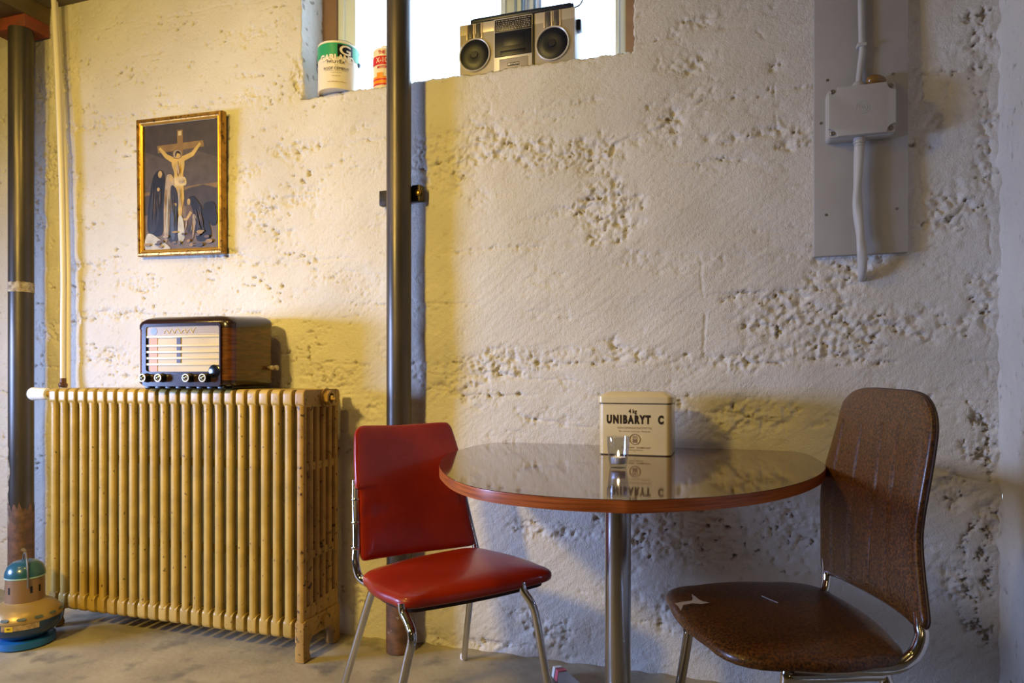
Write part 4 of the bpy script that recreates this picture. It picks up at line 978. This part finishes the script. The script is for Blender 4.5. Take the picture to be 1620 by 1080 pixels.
b = nb(); loft(b, [[(x, y, TZ+z) for x, y in rrect(tw-2*i_, td-2*i_, .016, 6, *tc_)] for z, i_ in ((.1490, -.0006), (.1515, -.0006))]); obj('lid_seam', b, M_ink, lidt)
yf = ty0-.0006
def front_text(s, size, fx_, fz_, m, **k):
    b = textbm(s, size, **k); bmesh.ops.translate(b, verts=b.verts, vec=(tx0+tw*fx_, yf, TZ+fz_)); return obj('lettering', b, m, body, smooth=False)
front_text('4 kg', .0165, .475, .1275, M_ink, squeeze=.85, bold=.0004)
front_text('UNIBARYT', .0320, .415, .103, M_ink, squeeze=.66, spacing=1.34, bold=.0021)
front_text('C', .0320, .860, .103, M_ink, squeeze=.66, bold=.0021)
front_text('RÖNTGENKONTRASTMITTEL', .0082, .50, .0795, M_inkl, squeeze=.82, spacing=1.15)
front_text('Bei schluss, kurze ph. Methode', .0068, .50, .0700, M_inkl, squeeze=.95, spacing=1.1)
front_text('HERZ KHEN   DARMSTADT', .0065, .52, .0225, M_inkl, squeeze=.95, spacing=1.15, bold=.0001)
front_text('MADE IN GERMANY', .0050, .52, .0155, M_inkl, squeeze=.95)
b = nb(); ex_, ez_ = tx0+tw*.505, TZ+.0470
tube(b, [(ex_+.0150*math.cos(2*PI*k/32), yf, ez_+.0150*math.sin(2*PI*k/32)) for k in range(33)], .0010, 6, cap=False)
box(b, ex_-.0065, ex_+.0065, yf-.0002, yf+.0004, ez_-.0100, ez_+.0005)
for x_ in (-.0062, .0050): box(b, ex_+x_, ex_+x_+.0012, yf-.0002, yf+.0004, ez_, ez_+.0095)
box(b, ex_-.0062, ex_+.0062, yf-.0002, yf+.0004, ez_+.0085, ez_+.0095); box(b, ex_-.002, ex_+.0015, yf-.0002, yf+.0004, ez_+.003, ez_+.0075)
obj('emblem', b, M_inkl, body, smooth=False)

# ------------------------------------------------------------------ glass with tea light
gp = H(976, 741, TZ); gp = Vector((gp.x, gp.y+.021, TZ)); NG = 40
gl = thing('glass_tumbler', gp, 'small clear glass tumbler holding a lit tea light, on table before the tin', 'glass')
def fac(a, z):     # faceted lower body
    k = 10; d_ = math.cos(PI/k)/math.cos(((a+PI/k) % (2*PI/k))-PI/k); t_ = min(1, max(0, (.052-z)/.02)); return 1+(d_-1)*t_
b = nb(); outer = [(.0, 0), (.020, 0), (.0215, .003), (.024, .02), (.0268, .044), (.0278, .052), (.0290, .0765), (.0285, .078)]; inner = [(.0272, .0775), (.0262, .055), (.0225, .022), (.0195, .010), (.0, .009)]
rings = []
for r_, z_ in outer[1:]+inner[:-1]:
    rings.append([(gp.x+r_*math.cos(2*PI*k/NG)*(fac(2*PI*k/NG, z_) if (r_, z_) in outer else 1), gp.y+r_*math.sin(2*PI*k/NG)*(fac(2*PI*k/NG, z_) if (r_, z_) in outer else 1), TZ+z_) for k in range(NG)])
loft(b, rings); obj('tumbler_body', b, M_tumbler, gl, angle=25)
tl = thing('tea_light', gp+Vector((0, 0, .010)), 'lit white tea light candle inside the glass tumbler', 'candle')
b = nb(); lathe(b, [(0, 0), (.0170, 0), (.0178, .001), (.0182, .0155), (.0176, .0160), (.0172, .0150), (0, .0145)], gp+Vector((0, 0, .0105)), 28); obj('metal_cup', b, M_alu, tl)
b = nb(); lathe(b, [(0, 0), (.0170, 0), (.0170, .0135), (.014, .0128), (0, .0125)], gp+Vector((0, 0, .012)), 24); obj('wax', b, M_wax, tl)
b = nb(); tube(b, [gp+Vector((0, 0, .022)), gp+Vector((.0005, 0, .030))], .0007, 6); obj('wick', b, M_black, tl)
b = nb(); lathe(b, [(0, 0), (.0024, .002), (.0032, .005), (.0024, .010), (.0009, .0155), (0, .018)], gp+Vector((0, 0, .027)), 16); obj('flame', b, M_flame, tl)
point('tea_light_glow', gp+Vector((0, 0, .038)), .30, (1, .62, .25), .002)

# ------------------------------------------------------------------ chairs
def smooth_outline(pts, sub=6): return [(p.x, p.y) for p in spline([Vector((a, c, 0)) for a, c in pts], sub, True)]
def round_quad(c, r, n=7, bulge=.0):
    """rounded corners for a 2D quad"""
    out = []; m = len(c)
    for i in range(m):
        p0, p1, p2 = Vector(c[i-1]), Vector(c[i]), Vector(c[(i+1) % m]); rr = r[i] if isinstance(r, (list, tuple)) else r
        a = p1+(p0-p1).normalized()*rr; d = p1+(p2-p1).normalized()*rr
        for k in range(n+1):
            t = k/n; out.append(a*(1-t)**2+p1*2*t*(1-t)+d*t*t)
        q0 = d; q1 = p2+(p1-p2).normalized()*(r[(i+1) % m] if isinstance(r, (list, tuple)) else r); nn = Vector((q1.y-q0.y, q0.x-q1.x)).normalized()
        for k in range(1, 6):
            t = k/6; out.append(q0*(1-t)+q1*t+nn*bulge*4*t*(1-t))
    return [(p.x, p.y) for p in out]
def leg(name, pts, r, parent, m=M_chrome, cap=M_white, sub=8):
    b = nb(); P_ = [Vector(p) for p in pts]; tube(b, spline(P_, sub), r, 16); o = obj(name, b, m, parent)
    e = P_[-1]
    if abs(e.z) < .03:
        b = nb(); lathe(b, [(0, 0), (r*1.15, 0), (r*1.35, .004), (r*1.3, .014), (r*1.02, .020), (0, .020)], (e.x, e.y, 0.0), 16); obj('foot_cap', b, cap, o)
    return o
Zv = Vector((0, 0, 1))
def red_chair():
    sz = .432
    Lc, Fc, Rc, Bc = H(563, 914, sz), H(636, 962, sz), H(886, 911, sz), H(752, 870, sz)
    ctr = (Lc+Fc+Rc+Bc)/4
    t = thing('red_chair', (ctr.x, ctr.y, 0), 'red vinyl padded chair with chrome legs, at the left of the table', 'chair')
    O = Vector((ctr.x, ctr.y, sz)); X, Y = Vector((1, 0, 0)), Vector((0, 1, 0))
    q = [((p-O).x, (p-O).y) for p in (Lc, Fc, Rc, Bc)]
    out = round_quad(q, [.07, .055, .06, .08], bulge=.012)
    b = nb(); pillow(b, out, O, X, Y, Zv, .032, .022, k=3.2, nr=16); obj('seat', b, M_red, t)
    b = nb(); loft(b, [[(O.x+x*s, O.y+y*s, sz+z) for x, y in out] for z, s in ((-.026, .86), (-.024, .90), (-.006, .91))]); obj('seat_underside', b, mat('dark seat board', '#2a1512', .6), t)
    U = (Bc-Lc); U.z = 0; U.normalize(); N = Vector((-U.y, U.x, 0)); 
    if (Fc-Lc).dot(N) < 0: N = -N
    ang = math.radians(15); V_ = (Zv*math.cos(ang)-N*math.sin(ang)).normalized(); Nf = (N*math.cos(ang)+Zv*math.sin(ang)).normalized()
    P0 = Lc+Zv*.02-N*.005
    ab = lambda px, py: ((RP(px, py, P0, Nf)-P0).dot(U), (RP(px, py, P0, Nf)-P0).dot(V_))
    opx = [(563, 678), (571, 673), (630, 671.5), (690, 668), (704, 668.5), (710, 676), (716, 696), (721, 714), (723, 722), (726, 736), (733, 780), (742, 825), (750, 859), (744, 864), (660, 874), (600, 883), (573, 888), (568.5, 880), (567, 830), (566, 776), (558.5, 773), (557.5, 730), (558.5, 688)]
    o2 = [ab(*p) for p in opx]
    o3 = []
    for p, q_ in zip(o2, o2[1:]+o2[:1]):
        for k in range(4): o3.append((p[0]+(q_[0]-p[0])*k/4, p[1]+(q_[1]-p[1])*k/4))
    for _ in range(1): o3 = [((o3[i-1][0]+2*o3[i][0]+o3[(i+1) % len(o3)][0])/4, (o3[i-1][1]+2*o3[i][1]+o3[(i+1) % len(o3)][1])/4) for i in range(len(o3))]
    aw = [p[0] for p in o3]; am = (min(aw)+max(aw))/2; ah = (max(aw)-min(aw))/2
    b = nb(); pillow(b, o3, P0, U, V_, Nf, .016, .016, k=3.5, nr=16, extra=lambda a, c, s, q_: .022*((a-am)/ah)**2*(1 if c > .15 else .6)-.008); obj('backrest', b, M_red, t)
    r = .0105
    pl = lambda px, py, off=0: RP(px, py, P0, Nf)+Nf*off
    # back uprights
    p1 = pl(562.5, 760); p2 = pl(562.5, 800); p3 = pl(563.5, 860); p4 = pl(563, 893); p5 = Lc+Zv*-.006+U*.012+N*.02; p6 = p5+N*.12+U*.03-Zv*.012
    b = nb(); tube(b, spline([p1, p2, p3, p4, p5, p6], 8), r, 16); u1 = obj('back_upright', b, M_chrome, t)
    q1 = pl(727, 745); q2 = pl(735, 790); q3 = pl(752, 862); q4 = pl(757, 880); q5 = q4+N*.04-Zv*.045; q6 = q5+N*.10
    b = nb(); tube(b, spline([q1, q2, q3, q4, q5, q6], 8), r, 16); obj('back_upright', b, M_chrome, t)
    for px, py in ((562.5, 790), (562.5, 826), (562.5, 866)):
        c_ = pl(px, py); b = nb(); lathe(b, [(r*1.02, -.004), (r*1.15, -.002), (r*1.15, .002), (r*1.02, .004)], c_, 14); obj('rivet_collar', b, M_chrome, u1)
    # legs
    a = Lc+N*.03+U*.03-Zv*.02; leg('leg', [a+N*.10+U*.02-Zv*.004, a+N*.03, a-Zv*.03-N*.005, Vector((-1.083, -.548, 0))], r, t)
    def ext(p, q_): k = (p.z-.0)/(p.z-q_.z); return p+(q_-p)*k
    f0 = H(638, 968, .415); fb = H(652, 1010, .367); fm = H(637, 1080, .263); leg('leg', [f0+Zv*.02-N*.006, f0, H(648, 990, .391), fb, fb.lerp(fm, .5), fm, ext(fb, fm)], r, t)
    g0 = H(828, 934, .415); gb = H(849, 980, .340); gm = H(866, 1080, .176); leg('leg', [g0+Zv*.02-N*.006, g0, H(841, 954, .383), gb, gb.lerp(gm, .5), gm, ext(gb, gm)], r, t)
    h0 = Bc-U*.03+N*.03-Zv*.02; leg('leg', [h0+N*.08, h0, h0-Zv*.03-N*.005, Vector((-.868, -.086, 0))], r, t)
    b = nb(); tube(b, [a+N*.10+Zv*-.004, h0+N*.08+Zv*-.004], r*.9, 12); tube(b, [f0-N*.05+U*.03, g0-N*.05-U*.02], r*.9, 12); obj('cross_rail', b, M_chrome, t)
red_chair()
def brown_chair():
    sz = .455
    Lc, Fc, Rc, Bc = H(1040, 936, sz), H(1158, 1062, sz), H(1450, 1049, sz), H(1292, 925, sz)
    ctr = (Lc+Fc+Rc+Bc)/4
    t = thing('brown_chair', (ctr.x, ctr.y, 0), 'mottled brown leather chair with tall ribbed back and torn seat, right of table', 'chair')
    O = Vector((ctr.x, ctr.y, sz)); X, Y = Vector((1, 0, 0)), Vector((0, 1, 0))
    q = [((p-O).x, (p-O).y) for p in (Lc, Fc, Rc, Bc)]
    out = round_quad(q, [.085, .12, .07, .13], bulge=.014)
    b = nb(); pillow(b, out, O, X, Y, Zv, .030, .018, k=3.0, nr=16); seat = obj('seat', b, M_brown, t)
    def top(px, py, e=.0):      # point on the seat's upper skin
        z = sz+.030
        for _ in range(3):
            p = H(px, py, z)
        return p+Zv*e
    for path in ([(1067, 956), (1080, 953.5), (1094, 952), (1096, 949), (1094, 941), (1100, 945), (1106, 950), (1112, 953), (1123, 955), (1110, 957), (1095, 956), (1081, 958.5), (1077, 968), (1073, 961)],):
        b = nb(); f = b.faces.new([b.verts.new(top(px, py, .0028)) for px, py in path]); bmesh.ops.triangulate(b, faces=[f]); obj('tear', b, M_tear, seat, 'pale torn patch near the front corner', smooth=False)
    b = nb(); tube(b, spline([top(1205, 943, .0012), (top(1216, 948, .0012)), top(1231, 954, .0012)], 5), .0005, 6); obj('scratch', b, M_tear, seat)
    U = (Rc-Bc); U.z = 0; U.normalize(); N = Vector((U.y, -U.x, 0))
    if (Lc-Bc).dot(N) < 0: N = -N
    ang = math.radians(9); V_ = (Zv*math.cos(ang)-N*math.sin(ang)).normalized(); Nf = (N*math.cos(ang)+Zv*math.sin(ang)).normalized()
    P0 = (Bc+Rc)/2-N*.01+Zv*.0
    ab = lambda px, py: ((RP(px, py, P0, Nf)-P0).dot(U), (RP(px, py, P0, Nf)-P0).dot(V_))
    opx = [(1337, 640), (1344, 628), (1357, 617), (1378, 614), (1410, 616), (1440, 618.5), (1461, 626), (1474, 644), (1479.5, 672), (1477, 705), (1469, 755), (1461, 800), (1455.5, 840), (1456, 875), (1460, 915), (1465, 955), (1468, 985), (1461, 994), (1449, 990), (1432, 975), (1400, 953), (1365, 933), (1330, 915), (1309, 906), (1303, 895), (1303, 850), (1303, 800), (1305, 765), (1310, 740), (1318, 710), (1328, 675)]
    o2 = [ab(*p) for p in opx]; o3 = smooth_outline(o2, 3)
    aw = [p[0] for p in o3]
    seams = [[ab(1343, 668), ab(1330, 740), ab(1325, 800), ab(1324, 905)], [ab(1373, 672), ab(1362, 745), ab(1353, 830), ab(1351, 915)], [ab(1404, 672), ab(1395, 760), ab(1384, 850), ab(1378, 925)], [ab(1432, 675), ab(1420, 770), ab(1411, 860), ab(1409, 940)]]
    def groove(a, c, s, q_):
        e = .003*(a/.2)**2-.002
        if s > 0:
            for sm_ in seams:
                zs_ = [p[1] for p in sm_]
                if sm_[-1][1]-.01 < c < sm_[0][1]+.01:
                    for p, q2 in zip(sm_, sm_[1:]):
                        if q2[1] <= c <= p[1]:
                            t_ = (p[1]-c)/(p[1]-q2[1]+1e-9); x_ = p[0]+(q2[0]-p[0])*t_
                            e -= .0036*math.exp(-((a-x_)/.005)**2)
        return e
    # dense grid-like pillow so that the ribs read: many rings
    n3 = []
    for p, q_ in zip(o3, o3[1:]+o3[:1]):
        for k in range(3): n3.append((p[0]+(q_[0]-p[0])*k/3, p[1]+(q_[1]-p[1])*k/3))
    b = nb(); pillow(b, n3, P0, U, V_, Nf, .015, .013, k=3.6, extra=groove, nr=60); obj('backrest', b, M_brown, t)
    b = nb(); e3 = [P0+U*(x*1.0)+V_*y+Nf*(.003*(x/.2)**2-.006) for x, y in o3]; tube(b, e3+[e3[0]], .003, 8, cap=False); obj('piping', b, M_piping, t)
    r = .0125
    pl = lambda px, py, off=0: RP(px, py, P0, Nf)+Nf*off
    a0, a1_, a2_ = pl(1308, 885), pl(1309, 905), pl(1308, 922); a3 = H(1303, 940, .445); a4 = H(1290, 951, .437); a5 = a4+N*.12-Zv*.002
    b = nb(); tube(b, spline([a0, a1_, a2_, a3, a4, a5], 8), r, 16); obj('back_upright', b, M_chrome, t)
    b0 = pl(1456, 970); b1_ = pl(1457, 990); b2_ = pl(1458, 1010); b3_ = b2_+N*.02-Zv*.036; b4_ = b3_+N*.05-Zv*.020; b5 = b4_+N*.16
    b = nb(); tube(b, spline([b0, b1_, b2_, b3_, b4_, b5], 8), r, 16); obj('back_upright', b, M_chrome, t)
    # side frames: each one bent tube = two legs joined by a rail under the seat
    zr = .420
    n1, n2 = H(1262, 1070, zr), H(1382, 1066, zr)
    nf = Vector((n1.x-.075, n1.y-.01, 0)); nr_ = Vector((n2.x+.090, n2.y-.01, 0))
    b = nb(); tube(b, spline([nf, nf.lerp(n1, .88)+Vector((-.012, 0, .02)), H(1246, 1072, zr-.003), n1, (n1+n2)/2, n2, H(1400, 1070, zr-.006), nr_.lerp(n2, .80)+Vector((.014, 0, .0)), nr_], 8), r, 16); sf = obj('side_frame', b, M_chrome, t)
    for p in (nf, nr_):
        b = nb(); lathe(b, [(0, 0), (r*1.2, 0), (r*1.3, .012), (r, .02), (0, .02)], p, 14); obj('foot_cap', b, M_white, sf)
    m1 = H(1088, 1000, .43); m2 = H(1276, 960, .43)
    mf = H(1060, 1180, 0); mr = Vector((m2.x+.06, m2.y+.02, 0))
    m1 = H(1092, 985, .425)
    b = nb(); tube(b, spline([mf, mf.lerp(m1, .85), mf.lerp(m1, .96), m1+Vector((.03, .0, .004)), (m1+m2)/2, m2, mr.lerp(m2, .8), mr], 8), r*.9, 16); sf = obj('side_frame', b, M_chrome, t)
    for p in (mf, mr):
        b = nb(); lathe(b, [(0, 0), (r*1.2, 0), (r*1.3, .012), (r, .02), (0, .02)], p, 14); obj('foot_cap', b, M_white, sf)
    print('brown', [tuple(round(c, 3) for c in p) for p in (Lc, Fc, Rc, Bc)], 'back', [tuple(round(c, 3) for c in pl(*p)) for p in ((1350, 620), (1478, 660), (1465, 990), (1300, 905))])
brown_chair()

# ------------------------------------------------------------------ round portable heater at far left
def heater():
    _d = ray(40, HZ); Z_ = 2.50; c = CAM+_d*(Z_/_d.dot(Vector((-SN, CS, 0)))); c.z = 0
    t = thing('portable_heater', c, 'round portable heater, teal cap, copper shoulder and blue body, on floor before radiator', 'heater')
    tealm = mat('teal enamel', '#28566a', .25, coat=.3); cop = mat('copper brown enamel', '#93765c', .32, .35, rvar=.05, scale=8); shm = mat('golden brown enamel', '#a88c5c', .35, .3); blu = mat('navy blue enamel', '#1c3a5e', .3, coat=.3); bb = mat('bright blue base', '#1f62a8', .35)
    b = nb(); lathe(b, [(0, 0), (.088, 0), (.094, .004), (.094, .026), (.086, .028), (.060, .030), (0, .030)], c, 48); obj('base_ring', b, bb, t)
    b = nb(); lathe(b, [(.06, .026), (.075, .036), (.098, .052), (.111, .070), (.115, .088), (.1155, .100), (.113, .104)], c, 48); bo_ = obj('lower_body', b, blu, t)
    b = nb(); lathe(b, [(.1165, .101), (.117, .104), (.116, .109), (.108, .126), (.094, .141), (.078, .151), (.066, .156), (.062, .160)], c, 48); sh = obj('shoulder', b, shm, t)
    b = nb(); lathe(b, [(.0625, .155), (.0610, .172), (.0605, .248)], c, 48); cy = obj('chimney', b, cop, t)
    b = nb(); lathe(b, [(.0610, .244), (.0635, .247), (.0635, .252), (.062, .264), (.055, .283), (.040, .297), (.020, .303), (0, .304)], c, 48); cap = obj('cap', b, tealm, t)
    b = nb(); lathe(b, [(.0615, .243), (.0642, .2455), (.0635, .249)], c, 48); obj('cap_rim', b, mat('pale rim', '#9fc0b4', .3), cap)
    toc = math.atan2(CAM.y-c.y, CAM.x-c.x)
    for k in range(14):
        a = toc-.1+2*PI*k/14; r_ = .1125; b = nb()
        rad_ = Vector((math.cos(a), math.sin(a), 0)); tan = Vector((-math.sin(a), math.cos(a), 0)); nrm = (rad_*.8+Zv*.6).normalized(); upv = nrm.cross(tan)
        o_ = c+rad_*.1140+Zv*.1175; vs = [b.verts.new(o_+tan*x+upv*y+nrm*.0012) for x, y in rrect(.027, .0095, .0045, 4)]; b.faces.new(vs); obj('vent_slot', b, mat('grey blue opening', '#4b5a60', .5), sh, smooth=False)
    for da in (.30, .78, -.9, -1.5):
        a = toc+da; b = patch((c.x, c.y, .205), .0613, a, -.004, .004, -.012, .012, 6); obj('chimney_slot', b, M_black, cy, smooth=False)
    obj('maker_label', patch(c+Zv*.083, .1162, toc, -.075, .042, -.002, .017, 24), mat('faded tan label', '#b39a78', .5, col2='#8a7050', scale=60), bo_, smooth=False)
    obj('yellow_sticker', patch(c+Zv*.083, .1168, toc, -.062, -.037, -.003, .014, 8), mat('yellow sticker', '#d8b81c', .4), bo_, smooth=False)
    b = textbm('003', .0075, bold=.0003); wrap(b, (c.x, c.y, .0895), .1173, toc-.0495/.1168); obj('lettering', b, M_ink, bo_, smooth=False)
    # carrying bail standing up over the cap
    dirv = Vector((math.cos(toc+.12), math.sin(toc+.12), 0)); pts = []
    for k in range(21):
        a = PI*k/20; pts.append(c+dirv*(.068*math.cos(a))+Zv*(.215+.112*math.sin(a)**.7))
    b = nb(); tube(b, pts, .0032, 8); obj('wire_handle', b, M_screw, t)
heater()
